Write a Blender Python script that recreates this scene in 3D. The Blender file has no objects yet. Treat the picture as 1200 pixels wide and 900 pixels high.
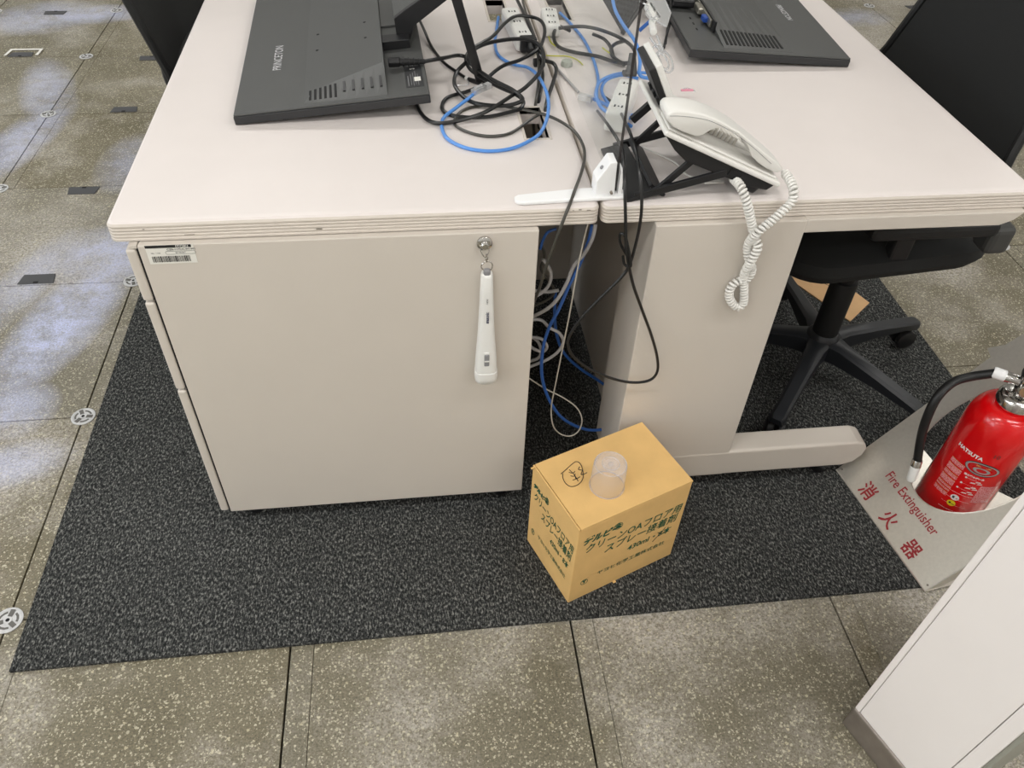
import bpy, bmesh, math, random
from mathutils import Vector, Matrix, Euler
random.seed(7)
C = bpy.context.scene.collection
S = bpy.context.scene
# ---------------------------------------------------------------- camera
CAM = Vector((-0.2749, -0.9968, 1.3169)); ROT = Euler((0.797, -0.0337, -0.1195), 'XYZ'); FPX = 928.24
cd = bpy.data.cameras.new('camera'); cam = bpy.data.objects.new('camera', cd); C.objects.link(cam)
cam.location = CAM; cam.rotation_euler = ROT; cd.sensor_width = 36; cd.lens = FPX/1200*36; cd.clip_start = .02
S.camera = cam
# ---------------------------------------------------------------- world, exposure, lamps
S.view_settings.view_transform = 'Standard'; S.view_settings.look = 'None'
S.view_settings.gamma = 1; S.view_settings.use_curve_mapping = False
S.view_settings.exposure = -0.50
w = bpy.data.worlds.new('world'); S.world = w; w.use_nodes = True
w.node_tree.nodes['Background'].inputs[0].default_value = (.93, .97, 1, 1)
w.node_tree.nodes['Background'].inputs[1].default_value = 0.35
LAMPS = [(x, y) for x in (-3.3, -1.1, 1.1, 3.3) for y in (-2.5, -0.9, 2.1)]
LAMP_W = 20.0
for i, (x, y) in enumerate(LAMPS):
    l = bpy.data.lights.new('ceiling_lamp_light', 'AREA'); l.shape = 'RECTANGLE'; l.size = 1.2; l.size_y = .28
    l.energy = LAMP_W; l.color = (1, .985, .96)
    o = bpy.data.objects.new('ceiling_lamp_light', l); C.objects.link(o); o.location = (x, y, 2.66)
WINS = (-2.2, -.2, 1.8, 3.8)
for y in WINS:                                   # daylight through the windows in the left wall
    l = bpy.data.lights.new('window_daylight', 'AREA'); l.shape = 'RECTANGLE'; l.size = 1.35; l.size_y = 1.5
    l.energy = 23; l.color = (.90, .95, 1)
    o = bpy.data.objects.new('window_daylight', l); C.objects.link(o); o.location = (-4.55, y, 1.5); o.rotation_euler = (0, -math.pi/2, 0)
# ---------------------------------------------------------------- helpers
RM = ROT.to_matrix()
def at(u, v, z=None, y=None, x=None):
    d = RM @ Vector(((u-600)/FPX, -(v-450)/FPX, -1))
    t = (z-CAM.z)/d.z if z is not None else ((y-CAM.y)/d.y if y is not None else (x-CAM.x)/d.x)
    return CAM + d*t
def link(name, me, mat=None, parent=None):
    o = bpy.data.objects.new(name, me); C.objects.link(o)
    if mat:
        for m in (mat if isinstance(mat, (list, tuple)) else [mat]): me.materials.append(m)
    if parent: o.parent = parent
    return o
def obj(name, bm, mat=None, parent=None, smooth=False, bevel=0, seg=2):
    bmesh.ops.recalc_face_normals(bm, faces=bm.faces)
    me = bpy.data.meshes.new(name); bm.to_mesh(me); bm.free()
    if smooth:
        for p in me.polygons: p.use_smooth = True
    o = link(name, me, mat, parent)
    if bevel:
        m = o.modifiers.new('bevel', 'BEVEL'); m.width = bevel; m.segments = seg; m.limit_method = 'ANGLE'; m.angle_limit = .6
        m.harden_normals = False
    if smooth:
        e = o.modifiers.new('split', 'EDGE_SPLIT'); e.split_angle = .7
    return o
def tag(o, label=None, cat=None, group=None, kind=None):
    if label: o['label'] = label
    if cat: o['category'] = cat
    if group: o['group'] = group
    if kind: o['kind'] = kind
    return o
def thing(name, label, cat, loc=(0, 0, 0), rot=None, group=None):
    o = bpy.data.objects.new(name, None); C.objects.link(o); o.location = loc; o.empty_display_size = .02
    if rot is not None:
        if isinstance(rot, (int, float)): o.rotation_euler = (0, 0, rot)
        else: o.matrix_world = Matrix.Translation(loc) @ rot.to_4x4()
    return tag(o, label, cat, group)
def addbox(bm, x0, x1, y0, y1, z0, z1, M=None):
    vs = [bm.verts.new(Vector(p)) for p in [(x0,y0,z0),(x1,y0,z0),(x1,y1,z0),(x0,y1,z0),(x0,y0,z1),(x1,y0,z1),(x1,y1,z1),(x0,y1,z1)]]
    if M is not None:
        for v in vs: v.co = M @ v.co
    for f in [(0,3,2,1),(4,5,6,7),(0,1,5,4),(1,2,6,5),(2,3,7,6),(3,0,4,7)]: bm.faces.new([vs[i] for i in f])
    return bm
def box(*a, M=None): return addbox(bmesh.new(), *a, M=M)
def addprism(bm, poly, off):
    """poly: 3D points in a plane, off: extrusion vector"""
    off = Vector(off); a = [bm.verts.new(Vector(p)) for p in poly]; b = [bm.verts.new(Vector(p)+off) for p in poly]
    n = len(a); bm.faces.new(a[::-1]); bm.faces.new(b)
    for i in range(n): bm.faces.new([a[i], a[(i+1) % n], b[(i+1) % n], b[i]])
    return bm
def prism(poly, off): return addprism(bmesh.new(), poly, off)
def addlathe(bm, prof, M=None, n=32, cap=True):
    rings = []
    for r, z in prof:
        rings.append([bm.verts.new((M or Matrix()) @ Vector((r*math.cos(2*math.pi*k/n), r*math.sin(2*math.pi*k/n), z))) for k in range(n)])
    for a, b in zip(rings, rings[1:]):
        for k in range(n): bm.faces.new([a[k], a[(k+1) % n], b[(k+1) % n], b[k]])
    if cap: bm.faces.new(rings[0][::-1]); bm.faces.new(rings[-1])
    return bm
def lathe(prof, M=None, n=32, cap=True): return addlathe(bmesh.new(), prof, M, n, cap)
def spline(pts, per=8, closed=False):
    P = [Vector(p) for p in pts]; n = len(P); out = []
    if n < 3: return P
    for i in range(n if closed else n-1):
        if closed: p0, p1, p2, p3 = P[i-1], P[i], P[(i+1) % n], P[(i+2) % n]
        else: p0, p1, p2, p3 = P[max(i-1, 0)], P[i], P[i+1], P[min(i+2, n-1)]
        for k in range(per):
            t = k/per
            out.append(.5*((2*p1)+(-p0+p2)*t+(2*p0-5*p1+4*p2-p3)*t*t+(-p0+3*p1-3*p2+p3)*t**3))
    if not closed: out.append(P[-1])
    return out
def frames(pts, closed=False):
    n = len(pts); T = []
    for i in range(n):
        a = pts[i-1] if (i or closed) else pts[0]; b = pts[(i+1) % n] if (i < n-1 or closed) else pts[-1]
        d = (b-a); T.append(d.normalized() if d.length > 1e-9 else Vector((0, 0, 1)))
    N = T[0].orthogonal().normalized(); F = []
    for i in range(n):
        N = (N - T[i]*N.dot(T[i]))
        N = N.normalized() if N.length > 1e-6 else T[i].orthogonal().normalized()
        F.append((T[i], N, T[i].cross(N)))
    return F
def addtube(bm, pts, r, n=8, closed=False):
    F = frames(pts, closed); rings = []
    for i, p in enumerate(pts):
        rr = r(i/(len(pts)-1)) if callable(r) else r
        _, N, B = F[i]
        rings.append([bm.verts.new(p + N*rr*math.cos(2*math.pi*k/n) + B*rr*math.sin(2*math.pi*k/n)) for k in range(n)])
    for a, b in zip(rings, rings[1:] + ([rings[0]] if closed else [])):
        for k in range(n): bm.faces.new([a[k], a[(k+1) % n], b[(k+1) % n], b[k]])
    if not closed: bm.faces.new(rings[0][::-1]); bm.faces.new(rings[-1])
    return bm
def tube(pts, r, n=8, closed=False): return addtube(bmesh.new(), pts, r, n, closed)
def axis_m(p, d):
    """matrix with local z along d at p"""
    d = Vector(d).normalized(); return Matrix.Translation(p) @ d.to_track_quat('Z', 'Y').to_matrix().to_4x4()
def text_mesh(body, size, align='CENTER', shear=0, bold=0, sx=1, spacing=1):
    cu = bpy.data.curves.new('t', 'FONT'); cu.body = body; cu.size = size; cu.align_x = align; cu.align_y = 'CENTER'
    cu.shear = shear; cu.offset = bold; cu.resolution_u = 3; cu.space_character = spacing; cu.fill_mode = 'FRONT'
    o = bpy.data.objects.new('t', cu); C.objects.link(o); bpy.context.view_layer.update()
    dg = bpy.context.evaluated_depsgraph_get(); me = bpy.data.meshes.new_from_object(o.evaluated_get(dg))
    bpy.data.objects.remove(o); bpy.data.curves.remove(cu)
    me.materials.clear()
    for v in me.vertices: v.co.x *= sx
    return me
def basis(origin, ex, ey):
    ex = Vector(ex).normalized(); ey = Vector(ey); ey = (ey-ex*ey.dot(ex)).normalized(); ez = ex.cross(ey)
    M = Matrix((ex, ey, ez)).transposed().to_4x4(); M.translation = Vector(origin); return M
def text(name, body, size, mat, parent, M, **k):
    me = text_mesh(body, size, **k); me.transform(M); return link(name, me, mat, parent)
# ---------------------------------------------------------------- materials
def mat(name, col, rough=.5, metal=0, spec=.5, noise=0, nscale=30, bump=0, bscale=200, coat=0, trans=0, alpha=1):
    m = bpy.data.materials.new(name); m.use_nodes = True; nt = m.node_tree; b = nt.nodes['Principled BSDF']
    def s2l(c): return tuple((x/12.92 if x <= .04045 else ((x+.055)/1.055)**2.4) for x in [q/255 for q in c])
    c = s2l(col)
    b.inputs['Base Color'].default_value = (*c, 1); b.inputs['Roughness'].default_value = rough
    b.inputs['Metallic'].default_value = metal; b.inputs['Specular IOR Level'].default_value = spec
    b.inputs['Coat Weight'].default_value = coat; b.inputs['Transmission Weight'].default_value = trans
    b.inputs['Alpha'].default_value = alpha
    tc = nt.nodes.new('ShaderNodeTexCoord')
    if noise:
        n = nt.nodes.new('ShaderNodeTexNoise'); n.inputs['Scale'].default_value = nscale; n.inputs['Detail'].default_value = 4
        nt.links.new(tc.outputs['Object'], n.inputs['Vector'])
        r = nt.nodes.new('ShaderNodeMapRange'); r.inputs[1].default_value = .3; r.inputs[2].default_value = .7
        r.inputs[3].default_value = 1-noise; r.inputs[4].default_value = 1+noise; nt.links.new(n.outputs[0], r.inputs[0])
        mx = nt.nodes.new('ShaderNodeMix'); mx.data_type = 'RGBA'; mx.blend_type = 'MULTIPLY'; mx.inputs[0].default_value = 1
        mx.inputs[6].default_value = (*c, 1); nt.links.new(r.outputs[0], mx.inputs[7]); nt.links.new(mx.outputs[2], b.inputs['Base Color'])
    if bump:
        n = nt.nodes.new('ShaderNodeTexNoise'); n.inputs['Scale'].default_value = bscale; n.inputs['Detail'].default_value = 3
        nt.links.new(tc.outputs['Object'], n.inputs['Vector'])
        bp = nt.nodes.new('ShaderNodeBump'); bp.inputs['Strength'].default_value = bump; bp.inputs['Distance'].default_value = .002
        nt.links.new(n.outputs[0], bp.inputs['Height']); nt.links.new(bp.outputs[0], b.inputs['Normal'])
    return m
class NT:
    def __init__(s, name):
        s.m = bpy.data.materials.new(name); s.m.use_nodes = True; s.nt = s.m.node_tree; s.b = s.nt.nodes['Principled BSDF']
    def n(s, t, **k):
        x = s.nt.nodes.new(t)
        for a, v in k.items(): setattr(x, a, v)
        return x
    def l(s, a, b): s.nt.links.new(a, b)
    def math(s, op, a, b=None, c=None):
        x = s.n('ShaderNodeMath', operation=op)
        for i, v in enumerate((a, b, c)):
            if v is None: continue
            if hasattr(v, 'links'): s.l(v, x.inputs[i])
            else: x.inputs[i].default_value = v
        return x.outputs[0]
    def mix(s, f, a, b, blend='MIX'):
        x = s.n('ShaderNodeMix', data_type='RGBA', blend_type=blend)
        for i, v in ((0, f), (6, a), (7, b)):
            if hasattr(v, 'links'): s.l(v, x.inputs[i])
            elif i == 0: x.inputs[0].default_value = v
            else: x.inputs[i].default_value = (*lin(v), 1)
        return x.outputs[2]
    def ramp(s, v, a, b, lo=0., hi=1.):
        x = s.n('ShaderNodeMapRange'); x.clamp = True; s.l(v, x.inputs[0])
        for i, q in zip((1, 2, 3, 4), (a, b, lo, hi)): x.inputs[i].default_value = q
        return x.outputs[0]
    def noise(s, vec, scale, detail=4, rough=.55):
        x = s.n('ShaderNodeTexNoise'); x.inputs['Scale'].default_value = scale; x.inputs['Detail'].default_value = detail
        x.inputs['Roughness'].default_value = rough; s.l(vec, x.inputs['Vector']); return x.outputs[0]
def lin(c): return tuple((x/12.92 if x <= .04045 else ((x+.055)/1.055)**2.4) for x in [q/255 for q in c])
def concrete():
    N = NT('floor_concrete'); g = N.n('ShaderNodeNewGeometry').outputs['Position']
    oi = N.n('ShaderNodeObjectInfo').outputs['Random']
    col = N.mix(N.ramp(N.noise(g, 3.2, 5), .35, .65), (116, 108, 84), (140, 132, 110))
    col = N.mix(N.ramp(oi, 0, 1, 0, .5), col, (150, 146, 134))
    # fine grain
    gr = N.noise(g, 260, 3, .7)
    col = N.mix(1.0, col, N.mix(N.ramp(gr, .3, .7), (168, 166, 160), (255, 255, 255)), 'MULTIPLY')
    # pale dusty abrasion
    d = N.noise(g, 1.9, 6, .6); d2 = N.noise(g, 130, 4, .75)
    dust = N.math('MULTIPLY', N.ramp(d, .47, .62), N.ramp(d2, .40, .60, .15, .85))
    col = N.mix(dust, col, (190, 184, 176))
    # embedded chips
    wn = N.n('ShaderNodeTexNoise'); wn.inputs['Scale'].default_value = 240; wn.inputs['Detail'].default_value = 2; N.l(g, wn.inputs['Vector'])
    sc2 = N.n('ShaderNodeVectorMath', operation='SCALE'); N.l(wn.outputs['Color'], sc2.inputs[0]); sc2.inputs['Scale'].default_value = .006
    wv = N.n('ShaderNodeVectorMath', operation='ADD'); N.l(g, wv.inputs[0]); N.l(sc2.outputs[0], wv.inputs[1])
    for sc, th, pk, c in ((300, .46, .60, (206, 199, 176)), (165, .34, .66, (204, 197, 172)), (95, .20, .74, (226, 215, 182)), (52, .10, .80, (228, 214, 170))):
        v = N.n('ShaderNodeTexVoronoi', feature='F1'); v.inputs['Scale'].default_value = sc; v.inputs['Randomness'].default_value = 1; N.l(wv.outputs[0], v.inputs['Vector'])
        pick = N.n('ShaderNodeSeparateColor'); N.l(v.outputs['Color'], pick.inputs[0])
        f = N.math('LESS_THAN', v.outputs['Distance'], N.math('MULTIPLY', pick.outputs[0], th*1.4))
        f = N.math('MULTIPLY', f, N.math('GREATER_THAN', pick.outputs[1], pk))
        col = N.mix(N.math('MULTIPLY', f, N.math('ADD', N.math('MULTIPLY', pick.outputs[2], .5), .25)), col, c)
    # dark pits
    v = N.n('ShaderNodeTexVoronoi'); v.inputs['Scale'].default_value = 75; N.l(g, v.inputs['Vector'])
    col = N.mix(N.math('MULTIPLY', N.math('LESS_THAN', v.outputs['Distance'], .1), .6), col, (70, 66, 56))
    # dried glue / residue patches with bluish reflected light painted into the colour
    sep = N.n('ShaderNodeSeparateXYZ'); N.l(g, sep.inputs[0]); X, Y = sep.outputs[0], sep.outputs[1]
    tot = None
    for (u, vv, a, b, ang, st) in GLUE_SHEEN:
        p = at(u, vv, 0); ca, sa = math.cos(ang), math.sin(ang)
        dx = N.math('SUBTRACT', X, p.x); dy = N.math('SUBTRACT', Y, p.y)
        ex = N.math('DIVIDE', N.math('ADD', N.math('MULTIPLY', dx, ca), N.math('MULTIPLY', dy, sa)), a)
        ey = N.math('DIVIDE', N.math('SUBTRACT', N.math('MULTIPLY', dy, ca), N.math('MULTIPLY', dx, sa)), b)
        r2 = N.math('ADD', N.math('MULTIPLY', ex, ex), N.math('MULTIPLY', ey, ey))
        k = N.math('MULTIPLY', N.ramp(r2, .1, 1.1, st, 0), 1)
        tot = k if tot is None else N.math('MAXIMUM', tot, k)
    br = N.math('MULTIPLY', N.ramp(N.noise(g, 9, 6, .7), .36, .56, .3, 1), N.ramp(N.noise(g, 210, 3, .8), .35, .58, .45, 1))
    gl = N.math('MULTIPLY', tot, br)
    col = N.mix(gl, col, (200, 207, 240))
    N.l(col, N.b.inputs['Base Color'])
    N.l(N.ramp(N.noise(g, 6, 4), .35, .65, .42, .7), N.b.inputs['Roughness'])
    N.b.inputs['Specular IOR Level'].default_value = .45
    bp = N.n('ShaderNodeBump'); bp.inputs['Strength'].default_value = .35; bp.inputs['Distance'].default_value = .001
    N.l(N.noise(g, 180, 4, .7), bp.inputs['Height']); N.l(bp.outputs[0], N.b.inputs['Normal'])
    return N.m
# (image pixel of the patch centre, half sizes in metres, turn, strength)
GLUE_SHEEN = [(75, 375, .11, .30, -.25, .95), (125, 300, .14, .16, .2, .75), (20, 340, .08, .3, -.3, .45), (25, 165, .1, .35, -.2, .6), (55, 105, .1, .3, .3, .5),
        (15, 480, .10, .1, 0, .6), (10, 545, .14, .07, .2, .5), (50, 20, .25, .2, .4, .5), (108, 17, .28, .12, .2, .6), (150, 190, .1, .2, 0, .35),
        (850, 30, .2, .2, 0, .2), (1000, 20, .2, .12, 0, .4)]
def carpet_mat():
    N = NT('carpet_loop'); g = N.n('ShaderNodeTexCoord').outputs['Object']
    mp = N.n('ShaderNodeMapping'); mp.inputs['Scale'].default_value = (1, .45, 1); mp.inputs['Rotation'].default_value = (0, 0, .5); N.l(g, mp.inputs[0])
    n1 = N.noise(mp.outputs[0], 330, 3, .7); n2 = N.noise(g, 150, 4, .7)
    f = N.math('ADD', N.math('MULTIPLY', n1, .65), N.math('MULTIPLY', n2, .35))
    col = N.mix(N.ramp(f, .43, .54), (30, 31, 31), (70, 71, 70)); col = N.mix(N.ramp(f, .53, .62), col, (132, 132, 128))
    N.l(col, N.b.inputs['Base Color']); N.b.inputs['Roughness'].default_value = .95; N.b.inputs['Specular IOR Level'].default_value = .1
    bp = N.n('ShaderNodeBump'); bp.inputs['Strength'].default_value = .8; bp.inputs['Distance'].default_value = .003
    N.l(f, bp.inputs['Height']); N.l(bp.outputs[0], N.b.inputs['Normal']); return N.m
def clear_mat(name, tint=(1, 1, 1), refl=1.0, haze=0.0, rough=.03, hazecol=(.8, .8, .8)):
    m = bpy.data.materials.new(name); m.use_nodes = True; nt = m.node_tree; nt.nodes.remove(nt.nodes['Principled BSDF'])
    out = nt.nodes['Material Output']; tr = nt.nodes.new('ShaderNodeBsdfTransparent'); tr.inputs[0].default_value = (*tint, 1)
    gl = nt.nodes.new('ShaderNodeBsdfGlossy'); gl.inputs['Roughness'].default_value = rough
    fr = nt.nodes.new('ShaderNodeFresnel'); fr.inputs[0].default_value = 1.49
    gm = nt.nodes.new('ShaderNodeNewGeometry'); im = nt.nodes.new('ShaderNodeMapRange'); nt.links.new(gm.outputs['Backfacing'], im.inputs[0])
    im.inputs[3].default_value = 1.49; im.inputs[4].default_value = 1/1.49; nt.links.new(im.outputs[0], fr.inputs[0])
    mu = nt.nodes.new('ShaderNodeMath'); mu.operation = 'MULTIPLY'; mu.inputs[1].default_value = refl; nt.links.new(fr.outputs[0], mu.inputs[0])
    mx = nt.nodes.new('ShaderNodeMixShader'); nt.links.new(mu.outputs[0], mx.inputs[0]); nt.links.new(tr.outputs[0], mx.inputs[1]); nt.links.new(gl.outputs[0], mx.inputs[2])
    last = mx.outputs[0]
    if haze:
        df = nt.nodes.new('ShaderNodeBsdfDiffuse'); df.inputs[0].default_value = (*hazecol, 1)
        m2 = nt.nodes.new('ShaderNodeMixShader'); m2.inputs[0].default_value = haze
        nt.links.new(last, m2.inputs[1]); nt.links.new(df.outputs[0], m2.inputs[2]); last = m2.outputs[0]
    nt.links.new(last, out.inputs[0]); return m
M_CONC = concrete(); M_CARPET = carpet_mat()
M_SUB = mat('subfloor', (60, 57, 50), .9, noise=.1)
M_TOP = mat('desk_top_laminate', (221, 213, 209), .42, noise=.012, nscale=14, bump=.05, bscale=500)
M_EDGE = mat('desk_edge_band', (206, 197, 187), .45, noise=.02, nscale=60)
M_PANEL = mat('desk_painted_steel', (205, 197, 187), .48, noise=.012, nscale=8, bump=.06, bscale=700)
M_SCUFF = mat('scuff', (120, 112, 102), .7)
M_BLACK = mat('black_plastic', (24, 24, 26), .45, noise=.05, bump=.05, bscale=900)
M_GAP = mat('dark_gap', (16, 15, 15), .8)
M_MON = mat('monitor_shell', (72, 73, 72), .42, noise=.02, bump=.12, bscale=1400)
M_MOND = mat('monitor_edge', (40, 41, 43), .4, bump=.08, bscale=1200)
M_CABLE = mat('black_cable', (22, 22, 23), .32)
M_OLIVE = mat('dark_grey_cable', (62, 60, 54), .32)
M_BLUE = mat('blue_cable', (84, 142, 216), .38)
M_DBLUE = mat('deep_blue_cable', (48, 98, 176), .4)
M_GREY = mat('grey_cable', (168, 166, 166), .4)
M_WIRE = mat('thin_pale_wire', (188, 182, 170), .4)
M_WHITE = mat('white_plastic', (226, 225, 221), .38, noise=.01)
M_WHITE2 = mat('bracket_white', (236, 236, 236), .4)
M_PHONE = mat('phone_white', (226, 224, 219), .4, noise=.01)
M_KEY = mat('phone_keys', (214, 210, 202), .5)
M_CHROME = mat('chrome', (200, 198, 195), .18, metal=1)
M_GREYP = mat('grey_plastic', (135, 135, 137), .45)
M_CARD = mat('cardboard', (220, 180, 116), .8, noise=.05, nscale=22, bump=.15, bscale=120)
M_CARD2 = mat('cardboard_floor', (208, 168, 122), .8, noise=.05, nscale=22)
M_GREEN = mat('green_ink', (24, 84, 58), .7)
M_INK = mat('pen_ink', (45, 40, 36), .6)
M_RED = mat('red_enamel', (214, 5, 12), .22, coat=.4)
M_REDTXT = mat('red_lettering', (150, 30, 38), .5)
M_WTXT = mat('white_print', (232, 226, 222), .5)
M_GOLD = mat('gold_print', (205, 165, 90), .45)
M_YEL = mat('yellow_print', (228, 205, 30), .5)
M_STEEL = mat('galvanised_steel', (206, 201, 191), .32, metal=.65, noise=.04, nscale=160)
M_DGREY = mat('charcoal_fabric', (20, 21, 21), .85, noise=.12, nscale=600, bump=.3, bscale=900)
M_FRAME = mat('chair_frame_black', (20, 21, 22), .5)
M_BASE = mat('chair_base_charcoal', (30, 32, 36), .42, noise=.03)
M_ARM = mat('armrest_grey', (58, 58, 56), .6)
M_BASED = mat('chair_dark_mechanism', (14, 14, 15), .6)
M_RUB = mat('black_rubber', (16, 16, 17), .5, bump=.1, bscale=600)
M_SHAD = mat('slot_cover_grey', (66, 66, 68), .5, noise=.05)
M_DISC = mat('pedestal_plastic', (192, 192, 192), .55, noise=.12, nscale=90)
M_GAP2 = mat('cap_recess_grey', (96, 94, 90), .7)
M_KICK = mat('brushed_kick', (160, 152, 146), .35, metal=.8, noise=.12, nscale=30)
M_CAB = mat('cabinet_white', (236, 230, 227), .42, noise=.008, nscale=12)
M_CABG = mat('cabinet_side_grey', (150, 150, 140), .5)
M_STICK = mat('sticker_paper', (226, 224, 216), .5)
M_SBLK = mat('sticker_black', (26, 26, 28), .5)
M_ACR = clear_mat('clear_acrylic', (.97, .975, .97), .15, .02, hazecol=(.95, .95, .95))
M_ACRE = mat('acrylic_cut_edge', (44, 40, 42), .2, alpha=.9)
M_CLEAR = clear_mat('clear_plastic', (.90, .91, .92), 2.6, .25, .08, (.95, .95, .95))
M_CUP = clear_mat('frosted_clear_plastic', (.95, .94, .94), 1.6, .22, .15, (.93, .92, .95))
M_PORT = mat('port_steel', (180, 176, 165), .3, metal=.8)
M_PORTB = mat('vga_blue', (30, 70, 150), .5)
M_WALL = mat('wall_paint', (212, 210, 206), .8); M_CEIL = mat('ceiling_tile', (215, 215, 212), .9)
M_YG = mat('earth_wire', (190, 190, 50), .45)
M_PINK = mat('pink_note', (226, 150, 170), .6)
def emis(name, c, s):
    m = bpy.data.materials.new(name); m.use_nodes = True; b = m.node_tree.nodes['Principled BSDF']
    b.inputs['Base Color'].default_value = (*c, 1); b.inputs['Emission Color'].default_value = (*c, 1); b.inputs['Emission Strength'].default_value = s; return m
M_LAMP = emis('lamp_diffuser', (1, .97, .93), 6)
# ---------------------------------------------------------------- setting: floor
GX, GY, TH = -1.0371, -.1858, -.0044
def grid(u, v): c, s = math.cos(TH), math.sin(TH); return Vector((GX+c*u-s*v, GY+s*u+c*v, 0))
floor = tag(obj('floor', box(-4.6, 4.6, -3.2, 5.2, -.08, -.03), M_SUB), kind='structure')
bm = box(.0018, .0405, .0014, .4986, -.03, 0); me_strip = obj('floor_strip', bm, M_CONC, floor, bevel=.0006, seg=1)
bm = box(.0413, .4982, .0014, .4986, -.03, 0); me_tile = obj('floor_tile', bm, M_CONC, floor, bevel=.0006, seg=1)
first = True
for i in range(-6, 11):
    for j in range(-5, 10):
        p = grid(.5*i, .5*j)
        if p.x > 4 or p.x < -4: continue
        for proto in (me_strip, me_tile):
            o = proto if first else proto.copy()
            if not first: C.objects.link(o)
            o.location = (p.x, p.y, random.uniform(-.0006, 0)); o.rotation_euler = (0, 0, TH)
        first = False
def disc_mesh():
    bm = lathe([(.0001, .0), (.0255, 0), (.0255, .0016), (.021, .0022), (.0205, .0014), (.0075, .0014), (.007, .0024), (.0035, .0024), (.003, .0008), (.0001, .0008)], n=28)
    return bm
disc = obj('pedestal_cap', disc_mesh(), M_DISC, floor, smooth=True)
bm = bmesh.new()
for k in range(3):
    a_ = 2*math.pi*k/3+.5; M = Matrix.Rotation(a_, 4, 'Z'); addbox(bm, .0075, .021, -.004, .004, .001, .0026, M=M)
    addprism(bm, [M @ Vector((.0185*math.cos(t), .0185*math.sin(t), .0012)) for t in (.45, .8, 1.2, 1.6)]+[M @ Vector((.0145*math.cos(t), .0145*math.sin(t), .0012)) for t in (1.6, 1.2, .8, .45)], (0, 0, .0006))
rib = obj('cap_rib', bm, M_GAP2, disc)
hub = obj('cap_hole', lathe([(.0001, .0012), (.0036, .0012), (.0036, .0026), (.0001, .0026)], n=12), M_GAP, disc)
k0 = True
for i in (-2, -1, 0, 5, 6):
    for j in range(-1, 8):
        if i == 0 and j < 0: continue
        if k0: o, h = disc, hub; k0 = False
        else:
            o = disc.copy(); C.objects.link(o)
            for c_ in (hub, rib): h = c_.copy(); C.objects.link(h); h.parent = o
        p = grid(.5*i, .5*j); o.location = (p.x, p.y, .0002); o.rotation_euler = (0, 0, random.uniform(0, 6))
cov = obj('outlet_cover', prism([(-.046, 0, 0), (.046, 0, 0), (.04, .042, 0), (-.04, .042, 0)], (0, 0, .0018)), M_SHAD, floor, bevel=.001, seg=1)
notch = obj('cover_notch', box(-.006, .006, .001, .009, .0015, .0024), M_GAP, cov)
k0 = True
for (i, j, side) in [(-.25*2, 2, 1), (-.5, 3, -1), (-.5, 4, 1), (-1.5, 5, 1), (-1.5, 6, -1), (-1.5, 2, 1), (-1.5, 3, -1), (6.45, 6, -1), (-1.5, 4, 1), (-.5, 5, -1)]:
    if k0: o, h = cov, notch; k0 = False
    else:
        o = cov.copy(); C.objects.link(o); h = notch.copy(); C.objects.link(h); h.parent = o
    p = grid(.5*i+.0, .5*j+.004*side); o.location = (p.x, p.y, .0003); o.rotation_euler = (0, 0, TH + (math.pi if side < 0 else 0))
p = at(27, 62, 0)
M_WT = mat('white_tape', (225, 222, 214), .6)
obj('cover_tape_edge', prism([Vector(q)+Vector((p.x, p.y, .0025)) for q in [(-.062, -.03, 0), (-.052, -.03, 0), (-.045, .022, 0), (.058, .022, 0), (.055, -.03, 0), (.066, -.03, 0), (.068, .034, 0), (-.055, .034, 0)]], (0, 0, .001)), M_WT, floor)
# walls, ceiling, lamps (out of the picture, they enclose the room)
tag(obj('wall_far', box(-4.7, 4.7, 5.2, 5.3, -.05, 2.72), M_WALL), kind='structure')
tag(obj('wall_near', box(-4.7, 4.7, -3.3, -3.2, -.05, 2.72), M_WALL), kind='structure')
tag(obj('wall_left', box(-4.7, -4.6, -3.2, 5.2, -.05, 2.72), M_WALL), kind='structure')
tag(obj('wall_right', box(4.6, 4.7, -3.2, 5.2, -.05, 2.72), M_WALL), kind='structure')
tag(obj('ceiling', box(-4.7, 4.7, -3.3, 5.3, 2.72, 2.8), M_CEIL), kind='structure')
M_DAY = emis('daylit_pane', (.86, .93, 1), 1.6)
for i, y in enumerate(WINS):
    fw_ = tag(obj('window_%d' % (i+1), box(-4.6, -4.575, y-.72, y+.72, .9, 2.3), M_CEIL), kind='structure')
    for k in (0, 1):
        obj('pane', box(-4.575, -4.57, y-.68+.70*k, y-.02+.70*k, .94, 2.26), M_DAY, fw_)
for i, (x, y) in enumerate(LAMPS):
    t = thing('ceiling_lamp', 'white recessed rectangular ceiling lamp above the office floor', 'lamp', (x, y, 2.72), group='ceiling lamps over the office')
    obj('lamp_housing', box(-.63, .63, -.17, .17, -.03, -.0), M_WHITE2, t); obj('lamp_diffuser', box(-.6, .6, -.14, .14, -.036, -.0302), M_LAMP, t)
# ---------------------------------------------------------------- carpet
ct = thing('carpet', 'charcoal grey carpet of square tiles lying on the bare raised floor', 'carpet', (-1.002, -.287, .0))
TS = .5035
for i in range(4):
    for j in range(4):
        if j == 3 and i in (0, 3): continue
        o = obj('carpet_tile', box(.0001, TS-.0001, .0001, .4999, .0, .0065), M_CARPET, ct)
        o.location = (TS*i, .5*j, 0); o.rotation_euler = (0, 0, 0)
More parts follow.
